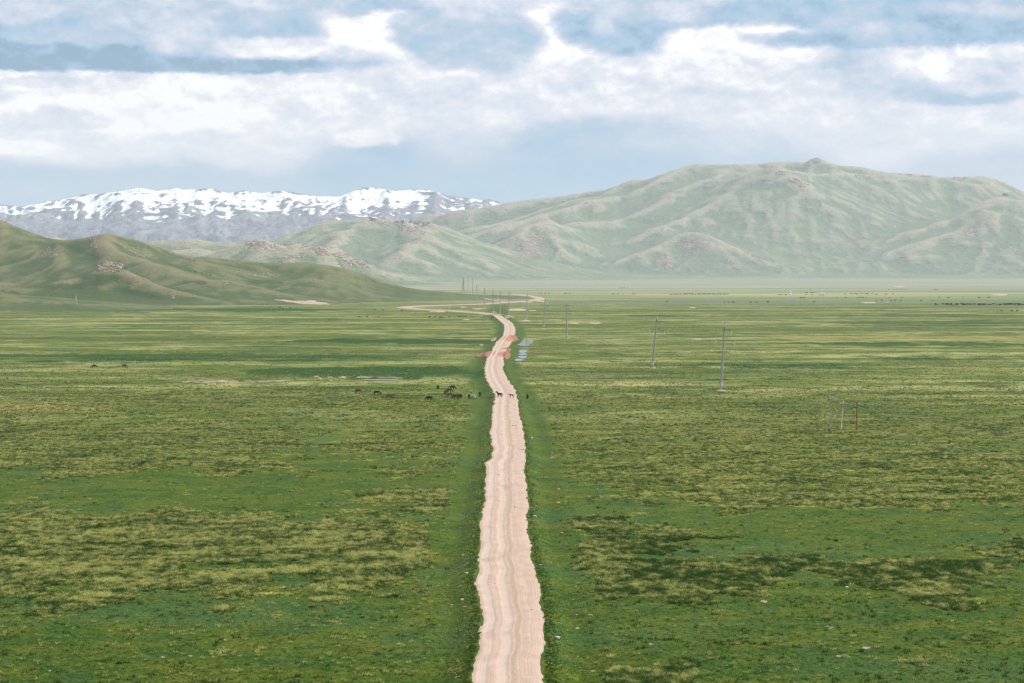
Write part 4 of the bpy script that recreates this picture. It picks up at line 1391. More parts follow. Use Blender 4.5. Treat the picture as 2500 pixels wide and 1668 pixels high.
def lattice_tower():
    b = hit(1131, 714, 1500)
    root = empty('lattice_tower', (b[0], b[1], b[2] - 0.5), (0, 0, 0.5))
    tag(root, 'yellowish steel lattice pylon standing at the end of the green ridge', 'pylon')
    Hh = 25.0
    for sx in (-1, 1):
        for sy in (-1, 1):
            bm = bmesh.new()
            pts = [(2.4 * sx, 2.4 * sy, 0), (1.1 * sx, 1.1 * sy, 11), (0.75 * sx, 0.75 * sy, 18), (0.15 * sx, 0.15 * sy, Hh)]
            for p, q in zip(pts[:-1], pts[1:]):
                beam(bm, p, q, 0.22, 0.22)
            new_obj('leg', bm_mesh('leg', bm, MYEL), root)
    bm = bmesh.new()
    def wid(z): return float(np.interp(z, [0, 11, 18, Hh], [2.4, 1.1, 0.75, 0.15]))
    zs = [0, 4.2, 7.8, 11, 13.4, 15.8, 18, 20.4, 22.6]
    for z0, z1 in zip(zs[:-1], zs[1:]):
        a, c = wid(z0), wid(z1)
        for (p, q) in (((-a, -a, z0), (c, -c, z1)), ((a, -a, z0), (-c, -c, z1)), ((-a, a, z0), (c, c, z1)), ((a, a, z0), (-c, c, z1)), ((-a, -a, z0), (-c, c, z1)), ((a, -a, z0), (c, c, z1))):
            beam(bm, p, q, 0.13, 0.13)
        for (p, q) in (((-c, -c, z1), (c, -c, z1)), ((-c, c, z1), (c, c, z1)), ((-c, -c, z1), (-c, c, z1)), ((c, -c, z1), (c, c, z1))):
            beam(bm, p, q, 0.12, 0.12)
    new_obj('lattice_bracing', bm_mesh('lattice_bracing', bm, MYEL), root)
    for z, l, side in ((13.2, 4.6, -1), (13.2, 4.6, 1), (18.2, 3.6, 1)):
        bm = bmesh.new()
        beam(bm, (0.6 * side, 0.5, z), (l * side, 0, z + 0.2), 0.14, 0.14); beam(bm, (0.6 * side, -0.5, z), (l * side, 0, z + 0.2), 0.14, 0.14); beam(bm, (0.6 * side, 0, z + 1.3), (l * side, 0, z + 0.2), 0.12, 0.12)
        ca = new_obj('crossarm', bm_mesh('crossarm', bm, MYEL), root)
        ins = new_obj('insulator', PM['insul'], ca)
        ins.location = (l * side, 0, z + 0.15)


lattice_tower()


def small_pole(bpx, tpx, mat, lab, r=0.17, arm=None, group=None, stay=None, name='utility_pole', ymin=300, armw=1.1, mat2=None):
    b = hit(*bpx, ymin)
    hgt = (bpx[1] - tpx[1]) / FPX * b[1]
    lean = math.atan2(tpx[0] - bpx[0], bpx[1] - tpx[1])
    root = empty(name, tuple(b), (0, lean, 0))
    tag(root, lab, 'pole', group)
    bm = bmesh.new()
    n = 5
    for i in range(n):
        tube(bm, (0, 0, hgt * i / n - (0.3 if i == 0 else 0)), (0, 0, hgt * (i + 1) / n), r * (1 - 0.35 * i / n), r * (1 - 0.35 * (i + 1) / n), 9, i in (0, n - 1))
    new_obj('shaft', bm_mesh('shaft', bm, mat, True), root)
    if mat2:
        bm = bmesh.new(); tube(bm, (0, 0, -0.2), (0, 0, hgt * 0.12), r * 1.25, r * 1.2, 9)
        new_obj('base_sleeve', bm_mesh('base_sleeve', bm, mat2, True), root)
    if arm is not None:
        za = hgt * arm
        bm = bmesh.new(); beam(bm, (-armw, 0, za), (armw, 0, za), 0.10, 0.10)
        ca = new_obj('crossarm', bm_mesh('crossarm', bm, MRUST), root)
        for x in (-armw * 0.9, armw * 0.9):
            bm = bmesh.new(); tube(bm, (x, 0, za), (x, 0, za + 0.12), 0.03, 0.03, 6); tube(bm, (x, 0, za + 0.12), (x, 0, za + 0.36), 0.12, 0.05, 8)
            new_obj('insulator', bm_mesh('insulator', bm, MGLASS, True), ca)
    if stay is not None:
        dx, top = stay
        bm = bmesh.new(); tube(bm, (dx, 0, -0.4), (0, 0, hgt * top), r * 0.9, r * 0.7, 8)
        new_obj('prop_leg', bm_mesh('prop_leg', bm, mat, True), root)
    return root, b, hgt


G3 = 'three small wooden poles on the right meadow'
p1 = small_pole((2025.5, 1056), (2031.5, 967), MWOODG, 'tall thin grey wooden pole, leftmost of the three small poles on the right meadow', 0.16, 0.9, G3, armw=0.5, mat2=MWOODB)
p2 = small_pole((2053.6, 1051), (2058.5, 979), MWOODW, 'pale bleached wooden pole with small crossarm, middle of the three small poles', 0.16, 0.88, G3, armw=0.8)
p3 = small_pole((2091, 1051), (2092, 981), MWOODB, 'dark brown wooden pole with grey top, rightmost of the three small poles', 0.16, 0.92, G3, armw=0.5)
for (rt, b, hh), fr_, lab in ((p1, 0.9, 'thin wire running right from the grey wooden pole'), (p2, 0.9, 'thin wire running right from the bleached wooden pole'), (p3, 0.93, 'thin wire running right from the brown wooden pole')):
    a = Vector((b[0], b[1], b[2] + hh * fr_))
    e_ = Vector((b[0] + 46, b[1] - 120, b[2] + 5.5))
    tag(new_obj('utility_wire', wire_mesh('utility_wire', [a, e_], 1.5, 0.010)), lab, 'wire')
G2 = 'pair of thin poles with a pale trough between'
small_pole((1455.5, 853), (1456, 817), MWOODG, 'thin grey pole, left of the short pair on the right meadow', 0.12, 0.97, G2, armw=0.35)
small_pole((1468, 856), (1470, 817), MWOODG, 'thin grey pole, right of the short pair on the right meadow', 0.12, 0.97, G2, armw=0.35)
b = hit(1459, 855.5, 300)
bm = bmesh.new()
box(bm, (0, 0, 0.55), (3.4, 0.8, 0.12)); box(bm, (0, 0.36, 0.75), (3.4, 0.08, 0.4)); box(bm, (0, -0.36, 0.75), (3.4, 0.08, 0.4)); box(bm, (-1.66, 0, 0.75), (0.08, 0.62, 0.4)); box(bm, (1.66, 0, 0.75), (0.08, 0.62, 0.4))
tr = empty('water_trough', tuple(b), (0, 0, 0.1))
tag(tr, 'pale concrete trough at the foot of the pair of thin poles', 'trough')
new_obj('basin', bm_mesh('basin', bm, MWOODW), tr)
for x in (-1.2, 1.2):
    bm = bmesh.new(); box(bm, (x, 0, 0.22), (0.3, 0.7, 0.52)); new_obj('leg', bm_mesh('leg', bm, MWOODW), tr)
GL = 'small poles along the foot of the left hills'
small_pole((187, 745.5), (186, 717.8), MWOODW, 'pale propped pole at the foot of the far left hills', 0.24, None, GL, (-2.6, 0.85), ymin=1200)
small_pole((426.7, 751.8), (426.7, 727), MWOODG, 'grey pole with a crossarm below the boulder cone', 0.22, 0.62, GL, None, ymin=1200, armw=2.6)
small_pole((663, 757), (663, 737), MWOODG, 'thin grey pole left of the long sand pit', 0.2, 0.9, GL, None, ymin=1200, armw=0.8)
small_pole((881, 760), (881, 739), MWOODG, 'thin grey pole left of the road hairpin', 0.2, 0.9, GL, None, ymin=1200, armw=0.8)
small_pole((1101, 761.5), (1099.6, 737), MWOODW, 'grey propped pole standing on the near arm of the winding road', 0.22, 0.96, GL, (-4.6, 0.68), ymin=1200, armw=0.7)


# ------------------------------------------------------------------ white hut on wheels and tents on the far plain
MWHITE = flat_mat('white_paint', (0.80, 0.80, 0.79), 0.6, 0.4, 0.08, 0.6)
MDARK = flat_mat('dark_window', (0.03, 0.04, 0.05), 0.2, 0.5, 0.1, 1.0)
MGREYR = flat_mat('grey_roof', (0.76, 0.77, 0.78), 0.5, 0.4, 0.15, 0.6)


def trailer_hut(px, py, s=1.0):
    b = hit(px, py, 1500)
    root = empty('wagon_hut', tuple(b), (0, 0, 0.05))
    tag(root, 'white wagon hut standing on the far plain below the mountain', 'hut')
    L, Wd, Hh = 8.6 * s, 2.6 * s, 2.6 * s
    bm = bmesh.new(); box(bm, (0, 0, 0.7 + Hh / 2), (L, Wd, Hh)); bmesh.ops.bevel(bm, geom=bm.edges[:], offset=0.08, segments=1, affect='EDGES')
    new_obj('wall', bm_mesh('wall', bm, MWHITE), root)
    bm = bmesh.new()
    n = 8
    prof = [(-Wd / 2 - 0.1 + (Wd + 0.2) * i / n, 0.7 + Hh + 0.02 + 0.42 * math.sin(math.pi * i / n)) for i in range(n + 1)]
    rows = [[bm.verts.new((x, p[0], p[1])) for p in prof] for x in (-L / 2 - 0.15, L / 2 + 0.15)]
    for i in range(n):
        bm.faces.new((rows[0][i], rows[1][i], rows[1][i + 1], rows[0][i + 1]))
    bm.faces.new(rows[0]); bm.faces.new(rows[1]); bm.faces.new((rows[0][0], rows[0][-1], rows[1][-1], rows[1][0]))
    new_obj('roof', bm_mesh('roof', bm, MGREYR), root)
    bm = bmesh.new(); box(bm, (2.4, -Wd / 2 - 0.02, 1.75), (0.8, 0.06, 1.9)); new_obj('door', bm_mesh('door', bm, MGREYR), root)
    for x in (-2.8, -0.6):
        bm = bmesh.new(); box(bm, (x, -Wd / 2 - 0.02, 2.2), (1.0, 0.06, 0.7)); new_obj('window', bm_mesh('window', bm, MDARK), root)
    for x in (-2.6, 2.6):
        for y in (-1.0, 1.0):
            bm = bmesh.new(); tube(bm, (x, y - 0.12, 0.42), (x, y + 0.12, 0.42), 0.42, 0.42, 14); new_obj('wheel', bm_mesh('wheel', bm, MDARK), root)


trailer_hut(2005.5, 721.6)


def yurt(px, py, lab, r=2.4):
    b = hit(px, py, 1500)
    root = empty('yurt', tuple(b))
    tag(root, lab, 'yurt', 'white felt tents on the far plain')
    bm = bmesh.new(); tube(bm, (0, 0, -0.1), (0, 0, 1.6), r, r, 18, False); new_obj('wall', bm_mesh('wall', bm, MWHITE, True), root)
    bm = bmesh.new(); tube(bm, (0, 0, 1.6), (0, 0, 2.5), r * 1.03, r * 0.45, 18, False); tube(bm, (0, 0, 2.5), (0, 0, 2.75), r * 0.45, 0.25, 18); new_obj('roof', bm_mesh('roof', bm, MWHITE, True), root)
    bm = bmesh.new(); box(bm, (0, -r, 0.75), (0.8, 0.12, 1.5)); new_obj('door', bm_mesh('door', bm, MRUST), root)


yurt(1929, 721.0, 'small white felt tent left of the wagon hut', 1.7)
yurt(1931, 715.6, 'small white felt tent farther back, left of the wagon hut', 1.4)


# ------------------------------------------------------------------ horses and cattle
def skin_animal(name, verts, edges, radii, root=0, sub=2):
    me = bpy.data.meshes.new(name)
    me.from_pydata(verts, edges, [])
    o = bpy.data.objects.new(name, me)
    COL.objects.link(o)
    md = o.modifiers.new('Skin', 'SKIN')
    md.use_smooth_shade = True
    md.branch_smoothing = 0.6
    sv = me.skin_vertices[0].data
    for i, r in enumerate(radii):
        sv[i].radius = (r * 1.24, r * 1.24)
        sv[i].use_root = (i == root)
    if sub:
        ms = o.modifiers.new('Sub', 'SUBSURF')
        ms.levels = sub; ms.render_levels = sub
    dg = bpy.context.evaluated_depsgraph_get()
    m2 = bpy.data.meshes.new_from_object(o.evaluated_get(dg))
    m2.name = name
    bpy.data.objects.remove(o)
    bpy.data.meshes.remove(me)
    return m2


def quad_skel(neck, leg=1.0, body=1.0, step=0.0):
    """body along +X, root at the pelvis; neck: list of (x, z, r)"""
    V, Ed, Rr = [], [], []

    def add(p, r, par=None):
        V.append(p); Rr.append(r)
        if par is not None:
            Ed.append((par, len(V) - 1))
        return len(V) - 1
    h = 1.08 * leg
    pel = add((-0.56, 0, h + 0.06), 0.27 * body)
    add((-0.80, 0, h + 0.02), 0.19 * body, pel)
    mid = add((-0.08, 0, h - 0.01), 0.275 * body, pel)
    ch = add((0.40, 0, h + 0.03), 0.275 * body, mid)
    wi = add((0.60, 0, h + 0.10), 0.21 * body, ch)
    p = wi
    for x, z, r in neck:
        p = add((x, 0, z), r, p)
    for s in (-1, 1):
        st = step * s
        a = add((0.44, 0.15 * s, 0.80 * leg), 0.115, ch)
        a = add((0.45 + st * 0.6, 0.14 * s, 0.46 * leg), 0.066, a)
        a = add((0.42 + st, 0.14 * s, 0.14 * leg), 0.046, a)
        add((0.47 + st, 0.14 * s, 0.035), 0.060, a)
        a = add((-0.52, 0.16 * s, 0.84 * leg), 0.155, pel)
        a = add((-0.46 - st * 0.4, 0.16 * s, 0.66 * leg), 0.105, a)
        a = add((-0.70 - st * 0.7, 0.15 * s, 0.46 * leg), 0.066, a)
        a = add((-0.65 - st, 0.15 * s, 0.14 * leg), 0.047, a)
        add((-0.60 - st, 0.15 * s, 0.035), 0.060, a)
    return V, Ed, Rr


GRAZE = [(0.84, 0.98, 0.155), (1.02, 0.74, 0.125), (1.14, 0.52, 0.112), (1.22, 0.34, 0.092), (1.30, 0.12, 0.066)]
STAND = [(0.80, 1.38, 0.165), (0.98, 1.60, 0.125), (1.08, 1.70, 0.115), (1.22, 1.62, 0.092), (1.42, 1.46, 0.066)]
LEVEL = [(0.84, 1.22, 0.150), (1.04, 1.30, 0.115), (1.14, 1.32, 0.108), (1.26, 1.24, 0.088), (1.42, 1.08, 0.062)]
FOAL = [(0.80, 1.26, 0.130), (0.96, 1.38, 0.105), (1.04, 1.42, 0.105), (1.16, 1.34, 0.085), (1.30, 1.22, 0.058)]
COWN = [(0.84, 1.00, 0.170), (1.02, 0.78, 0.140), (1.12, 0.60, 0.130), (1.20, 0.38, 0.115), (1.26, 0.16, 0.090)]
AM = {}
AM['graze'] = skin_animal('horse_body', *quad_skel(GRAZE, 1.0, 1.0, 0.06))
AM['stand'] = skin_animal('horse_body', *quad_skel(STAND, 1.0, 1.0, 0.03))
AM['level'] = skin_animal('horse_body', *quad_skel(LEVEL, 1.0, 0.98, 0.10))
AM['foal'] = skin_animal('foal_body', *quad_skel(FOAL, 1.08, 0.72, 0.05))
AM['far'] = skin_animal('horse_body', *quad_skel(GRAZE, 1.0, 1.0, 0.06), sub=1)
AM['cow'] = skin_animal('cow_body', *quad_skel(COWN, 0.82, 1.22, 0.05), sub=1)
AM['sheep'] = skin_animal('sheep_body', *quad_skel(COWN, 0.62, 1.45, 0.04), sub=0)


def strip_mesh(name, pts, w, thick=0.05):
    """hanging hair: a thick tapering ribbon along pts"""
    bm = bmesh.new()
    prev = None
    for i, (x, z, hh) in enumerate(pts):
        ring = [bm.verts.new((x, -thick, z)), bm.verts.new((x, thick, z)), bm.verts.new((x - w * 0.3, thick * 0.6, z - hh)), bm.verts.new((x - w * 0.3, -thick * 0.6, z - hh))]
        if prev:
            for k in range(4):
                bm.faces.new((prev[k], prev[(k + 1) % 4], ring[(k + 1) % 4], ring[k]))
        else:
            bm.faces.new(ring)
        prev = ring
    bm.faces.new(prev[::-1])
    return bm_mesh(name, bm, None, True)


def tail_mesh(z0, l):
    bm = bmesh.new()
    P_ = [(-0.96, z0, 0.05), (-1.07, z0 - 0.14, 0.07), (-1.10, z0 - l * 0.45, 0.085), (-1.08, z0 - l * 0.8, 0.07), (-1.05, z0 - l, 0.02)]
    for a, b in zip(P_[:-1], P_[1:]):
        tube(bm, (a[0], 0, a[1]), (b[0], 0, b[1]), a[2], b[2], 7)
    return bm_mesh('tail', bm, None, True)


def ear_mesh(x, z, d):
    bm = bmesh.new()
    for s in (-1, 1):
        tube(bm, (x, 0.06 * s, z), (x + d[0], 0.085 * s, z + d[1]), 0.04, 0.008, 6)
    return bm_mesh('ears', bm, None, True)


TAIL = tail_mesh(1.16, 0.85); TAILF = tail_mesh(1.18, 0.5)
MANE = {'graze': strip_mesh('mane', [(0.56, 1.36, 0.10), (0.78, 1.20, 0.22), (0.98, 0.96, 0.22), (1.16, 0.66, 0.18), (1.24, 0.50, 0.08)], 0.6),
        'stand': strip_mesh('mane', [(0.46, 1.38, 0.08), (0.62, 1.56, 0.20), (0.82, 1.74, 0.22), (0.98, 1.84, 0.16), (1.08, 1.84, 0.08)], 0.2),
        'level': strip_mesh('mane', [(0.52, 1.34, 0.08), (0.78, 1.40, 0.20), (0.98, 1.44, 0.20), (1.12, 1.46, 0.12)], 0.2),
        'foal': strip_mesh('mane', [(0.55, 1.34, 0.06), (0.76, 1.42, 0.10), (0.94, 1.52, 0.10), (1.02, 1.54, 0.06)], 0.2)}
EARS = {'graze': ear_mesh(1.18, 0.60, (0.10, 0.10)), 'stand': ear_mesh(1.04, 1.79, (0.02, 0.15)), 'level': ear_mesh(1.12, 1.41, (0.02, 0.14)), 'foal': ear_mesh(1.0, 1.50, (0.01, 0.13))}


def coat(name, c, v=0.3, sock=None, dark_leg=None):
    """coat colour; lower legs may differ (points, socks)"""
    m, nt, b = base_mat(name, 0.8, 0.02)
    tc = nt.nodes.new('ShaderNodeTexCoord')
    sep = nt.nodes.new('ShaderNodeSeparateXYZ')
    nt.links.new(tc.outputs['Object'], sep.inputs[0])
    Z = E(nt, sep.outputs[2])
    n1 = noise(nt, vec_scale(nt, tc.outputs['Object'], 3, 3, 3), 4, 0.6)
    col = mixc(nt, n1.smooth(0.35, 0.65), c, tuple(k * (1 - v) for k in c))
    if dark_leg:
        col = mixc(nt, (Z + (n1 - 0.5) * 0.2).smooth(0.62, 0.40), col, dark_leg)
    if sock:
        col = mixc(nt, Z.smooth(0.24, 0.18), col, sock)
    nt.links.new(col, b.inputs['Base Color'])
    return m


BLK = (0.005, 0.0045, 0.0045)
COATS = {'black': coat('black_coat', BLK, 0.3), 'blacksock': coat('black_coat_white_socks', BLK, 0.3, (0.5, 0.48, 0.45)), 'bay': coat('bay_coat', (0.095, 0.030, 0.010), 0.35, None, (0.012, 0.010, 0.009)),
         'darkbay': coat('dark_bay_coat', (0.040, 0.015, 0.008), 0.35, None, (0.010, 0.009, 0.008)), 'chestnut': coat('chestnut_coat', (0.185, 0.065, 0.018), 0.3, (0.5, 0.46, 0.42)),
         'palomino': coat('palomino_coat', (0.33, 0.18, 0.07), 0.2), 'grey': coat('grey_coat', (0.52, 0.52, 0.52), 0.35, None, (0.05, 0.05, 0.055)), 'white': coat('white_coat', (0.62, 0.61, 0.58), 0.2),
         'tan': coat('tan_coat', (0.26, 0.17, 0.09), 0.3)}
HAIR = {'black': BLK, 'blacksock': BLK, 'bay': BLK, 'darkbay': BLK, 'chestnut': (0.13, 0.045, 0.014), 'palomino': (0.5, 0.4, 0.26), 'grey': (0.3, 0.3, 0.3), 'white': (0.6, 0.6, 0.57), 'tan': (0.1, 0.07, 0.04)}
HAIRM = {k: flat_mat('hair_' + k, v, 0.8, 0.2, 0.3, 4.0) for k, v in HAIR.items()}


def own_mat(o, m):
    if not o.data.materials:
        o.data.materials.append(None)
    o.material_slots[0].link = 'OBJECT'
    o.material_slots[0].material = m


TRODDEN = []


def animal(px, py, head, pose, col, label, group, cat='horse', size=1.0, parts=True, ymin=300):
    """head: compass of the head in degrees, 0 = right (+X), 90 = away from the viewer"""
    b = hit(px, py, ymin)
    zz = float(b[2])
    if road_edges(b[1])[0] < b[0] < road_edges(b[1])[1] and b[1] < ROAD_YMAX:
        zz += 0.36
    body = new_obj({'cow': 'cow', 'sheep': 'sheep'}.get(cat, 'horse'), AM[pose])
    own_mat(body, COATS[col])
    body.location = (b[0], b[1], zz - 0.02)
    body.rotation_euler = (0, 0, math.radians(head))
    body.scale = (size, size, size)
    TRODDEN.append((b[0], b[1]))
    tag(body, label, cat, group)
    if parts:
        k = pose if pose in MANE else 'graze'
        for nm, me in (('mane', MANE[k]), ('tail', TAILF if pose == 'foal' else TAIL), ('ears', EARS[k])):
            o = new_obj(nm, me, body)
            own_mat(o, HAIRM[col] if nm != 'ears' else COATS[col])
    return body


GH = 'horses grazing by the road'
HZ = [(873.5, 961.5, 20, 'graze', 'bay', 'bay horse grazing alone, leftmost of the herd beside the road'),
      (919.6, 965.3, 5, 'graze', 'black', 'black horse grazing in profile, second from the left of the roadside herd'),
      (950.3, 974.7, -15, 'graze', 'chestnut', 'chestnut horse grazing with white socks, third from the left of the roadside herd'),
      (1048, 978.8, 175, 'graze', 'blacksock', 'black horse with white socks grazing to the left, apart from the cluster'),
      (1069.4, 951, 80, 'graze', 'darkbay', 'dark bay horse seen from behind, farthest back left of the cluster'),
      (1103.9, 952.4, 0, 'graze', 'black', 'large black horse grazing to the right at the back of the cluster'),
      (1088.6, 962.5, 250, 'graze', 'bay', 'small bay horse seen end-on beside the back of the cluster'),
      (1097.8, 959.5, 35, 'graze', 'bay', 'bay horse standing just below the large black horse'),
      (1098.4, 971, -5, 'graze', 'chestnut', 'big chestnut horse grazing to the right in front of the cluster'),
      (1112.9, 975.6, 200, 'graze', 'darkbay', 'dark bay horse grazing to the left in front of the chestnut'),
      (1122.7, 973.5, 60, 'graze', 'darkbay', 'dark brown horse turned away right of the big chestnut'),
      (1145, 974, 95, 'graze', 'black', 'black horse seen from behind next to the grey one'),
      (1155, 975.6, -55, 'graze', 'grey', 'whitish grey horse with dark legs facing the viewer'),
      (1171.5, 968.6, 85, 'graze', 'black', 'black horse seen from behind between the grey horse and the road'),
      (1197.6, 977.8, -10, 'foal', 'chestnut', 'chestnut foal with pale legs at the left edge of the road'),
      (1219.3, 973.5, 215, 'stand', 'black', 'black horse standing on the road with its head raised'),
      (1248.7, 974.7, 180, 'foal', 'black', 'black foal walking left across the road'),
      (1287.5, 974.7, 95, 'graze', 'black', 'black horse grazing on the right verge of the road'),
      (229, 899.6, 25, 'graze', 'black', 'black horse grazing on the far left meadow'),
      (303, 898.9, -5, 'graze', 'bay', 'bay horse grazing on the far left meadow, right of a black one')]
for px, py, hd, pose, col, lab in HZ:
    animal(px, py, hd, pose, col, lab, GH, size=0.84 if pose == 'foal' else 1.08)

GM = 'horses by the road bend'
for px, py, hd, pose, col, lab in [
        (1049, 776, 0, 'graze', 'bay', 'bay horse, leftmost of the row of horses before the road bend'), (1061.7, 776.3, 170, 'graze', 'chestnut', 'chestnut horse, second from the left in the row before the bend'),
        (1075, 777, 10, 'graze', 'black', 'black horse beside a chestnut in the row before the bend'), (1079.8, 777, 0, 'graze', 'chestnut', 'chestnut horse overlapping a black one in the row before the bend'),
        (1087, 776.6, 80, 'foal', 'chestnut', 'small brown foal in the middle of the row before the bend'), (1097, 775.8, 5, 'foal', 'bay', 'low brown foal, right of the middle of the row'),
        (1123, 775.8, 180, 'graze', 'black', 'long black horse grazing left in the row before the bend'), (1131, 774.8, 90, 'graze', 'darkbay', 'dark horse seen end-on beside the long black one'),
        (1136.8, 776, 0, 'graze', 'chestnut', 'chestnut horse right of the dark end-on horse in the row'), (1152, 775.8, 0, 'graze', 'palomino', 'pale yellowish horse in the row before the bend'),
        (1173.7, 775.5, 100, 'stand', 'grey', 'grey horse standing end-on left of the road bend'), (1182.3, 775.6, 85, 'stand', 'darkbay', 'dark brown horse standing end-on close to the road bend'),
        (1200, 778.2, 80, 'graze', 'black', 'black horse at the left road edge near the bend, left of two'), (1203.8, 777, 95, 'graze', 'darkbay', 'dark horse at the left road edge near the bend, right of two'),
        (1234, 776, 70, 'stand', 'grey', 'grey horse beside the sixth power pole'),
        (877.4, 776, 0, 'graze', 'chestnut', 'chestnut horse grazing far left of the bend'), (897.5, 775.6, 170, 'graze', 'black', 'black horse next to a white one far left of the bend'), (902.8, 776, 10, 'graze', 'white', 'white horse far left of the road bend'),
        (923.4, 776, 80, 'graze', 'bay', 'bay horse right of the white one far left of the bend'), (915, 758.8, 0, 'graze', 'bay', 'bay horse grazing left of the road hairpin'),
        (934, 758.8, 0, 'graze', 'palomino', 'pale horse grazing left of the road hairpin'), (975.6, 759.3, 180, 'graze', 'white', 'white horse close to the tip of the road hairpin'), (980.6, 759.3, 0, 'graze', 'black', 'black horse close to the tip of the road hairpin')]:
    animal(px, py, hd, pose, col, lab, GM, size=0.85 if pose == 'foal' else 1.05, ymin=1200)

ORD = ['first', 'second', 'third', 'fourth', 'fifth', 'sixth', 'seventh', 'eighth', 'ninth', 'tenth', 'eleventh', 'twelfth', 'thirteenth', 'fourteenth', 'fifteenth', 'sixteenth', 'seventeenth', 'eighteenth', 'nineteenth', 'twentieth']
GC = 'black cattle below the sand pit'
for px, py, lab in ((684, 753, 'black cow, leftmost of three below the long sand pit'), (690, 754.5, 'black cow, middle of three below the long sand pit'), (709, 754.5, 'black cow, rightmost of three below the long sand pit')):
    animal(px, py, random.choice((20, 160, 80)), 'cow', 'black', lab, GC, 'cow', 1.15, False, 1200)
for i, (px, py) in enumerate([(465, 664), (477, 666), (492, 668.5), (504, 670), (512, 673), (515.5, 674), (579, 684)]):
    lab = 'dark horse, %s from the left in the file behind the boulder cone' % ORD[i] if i < 6 else 'lone dark horse on the left hills, right of the grazing file'
    animal(px, py, random.choice((80, 0, 180, 100)), 'far', 'black', lab, 'dark horses on the left hills', 'horse', 1.15, False, 1200)

# livestock dotted over the far plain
ZA = lambda x, y: (1850 + x / 3.615, 680 + y / 3.615)
ZB = lambda x, y: (1250 + x / 3.615, 650 + y / 3.615)
rl = random.Random(3)
FARL = []
ROWS = [(ZA, 100, (256, 463, 1155, 1203, 1226, 1250, 1272, 1293, 1315, 1560, 1572, 1582), 'the row farthest beyond the hut', 0), (ZA, 130, (425, 435, 472, 480, 495), 'the short row behind the hut', 0),
        (ZA, 149, (188, 208, 244, 252, 428, 477), 'the row left of the hut', 0), (ZA, 138, (820, 850, 868, 907, 925, 955, 970, 1012), 'the upper row right of the hut', 0),
        (ZA, 144, (768, 832, 875, 973, 1040, 1050, 1125, 1135, 1190), 'the lower row right of the hut', 0), (ZB, 244, (236, 258, 293, 327, 465, 478, 510), 'the row beyond the winding road', 0),
        (ZB, 250, (890, 905, 935, 980, 1065, 1080), 'the row left of the herd line', 0), (ZB, 195, (950, 975, 990, 1018), 'the row above the herd line', 0),
        (ZA, 173, (378, 390, 408, 695, 772, 886, 910, 930, 950, 1165, 1272, 1602, 1675, 1687, 1810, 1946, 1956, 2028, 2046), 'the long row nearer than the hut', 1), (ZA, 199, (1050, 1092, 1175, 1212, 1262, 1440, 1540), 'the row left of the dense flock', 1),
        (ZA, 212, (90, 500), 'the pair below the hut', 1), (ZB, 324, (1878, 1910, 1947, 1957, 2108, 2153, 2260), 'the nearest row below the hut', 1)]
for zf, y, xs, where, near_ in ROWS:
    for i, x in enumerate(sorted(xs)):
        FARL.append((*zf(x, y + rl.uniform(-1, 1)), 'tiny cow, %s from the left in %s' % (ORD[i], where), 'cattle spread on the green plain' if near_ else 'scattered cattle on the hazy far plain'))
FARL.append((*ZB(1367, 318), 'lone dark cow on the plain below the long thin herd line', 'cattle spread on the green plain'))
for x in np.linspace(1405, 1905, 44):
    FARL.append((*ZB(x + rl.uniform(-5, 5), 252 + rl.uniform(-2.5, 3)), 'small animal in the long thin herd line on the plain below the mountain', 'long thin herd line below the mountain'))
for i in range(120):
    FARL.append((*ZA(1555 + 800 * (rl.random() ** 0.8), 231 + rl.uniform(-7, 8)), 'small dark animal packed in the dense flock at the right edge', 'dense flock at the right edge'))
seen = []
for px, py, lab, grp in FARL:
    flock = 'flock' in grp
    animal(px, py, rl.choice((0, 180, 20, 200, 90, -30)), 'sheep' if flock else rl.choice(('cow', 'cow', 'far')), rl.choice(('black', 'black', 'darkbay', 'black', 'tan' if flock else 'bay', 'darkbay', 'chestnut')), lab, grp, 'sheep' if flock else 'cow',
           1.05 if flock else 1.25, False, 1500)
for px, py, col, lab in ((*ZA(2150, 289), 'palomino', 'pale cow, leftmost of three in front of the dense flock at the right edge'), (*ZA(2242, 291), 'black', 'black cow, middle of three in front of the dense flock at the right edge'),
                         (*ZA(2287, 290), 'black', 'black cow, rightmost of three in front of the dense flock at the right edge')):
    animal(px, py, 10, 'cow', col, lab, 'three cattle in front of the dense flock', 'cow', 1.3, False, 1200)


# ------------------------------------------------------------------ stones by the road and rocks on the hills
MST = {'white': flat_mat('white_stone', (0.62, 0.56, 0.52), 0.9, 0.2, 0.25, 3.0), 'orange': flat_mat('orange_stone', (0.52, 0.23, 0.10), 0.9, 0.2, 0.3, 3.0), 'tan': flat_mat('tan_stone', (0.50, 0.37, 0.25), 0.9, 0.2, 0.25, 3.0),
       'hill': flat_mat('hill_rock', (0.46, 0.37, 0.30), 0.9, 0.2, 0.5, 0.5), 'dark': flat_mat('dark_rock', (0.17, 0.13, 0.115), 0.9, 0.2, 0.5, 0.15), 'pink': flat_mat('pink_rock', (0.50, 0.39, 0.33), 0.9, 0.2, 0.35, 0.15)}


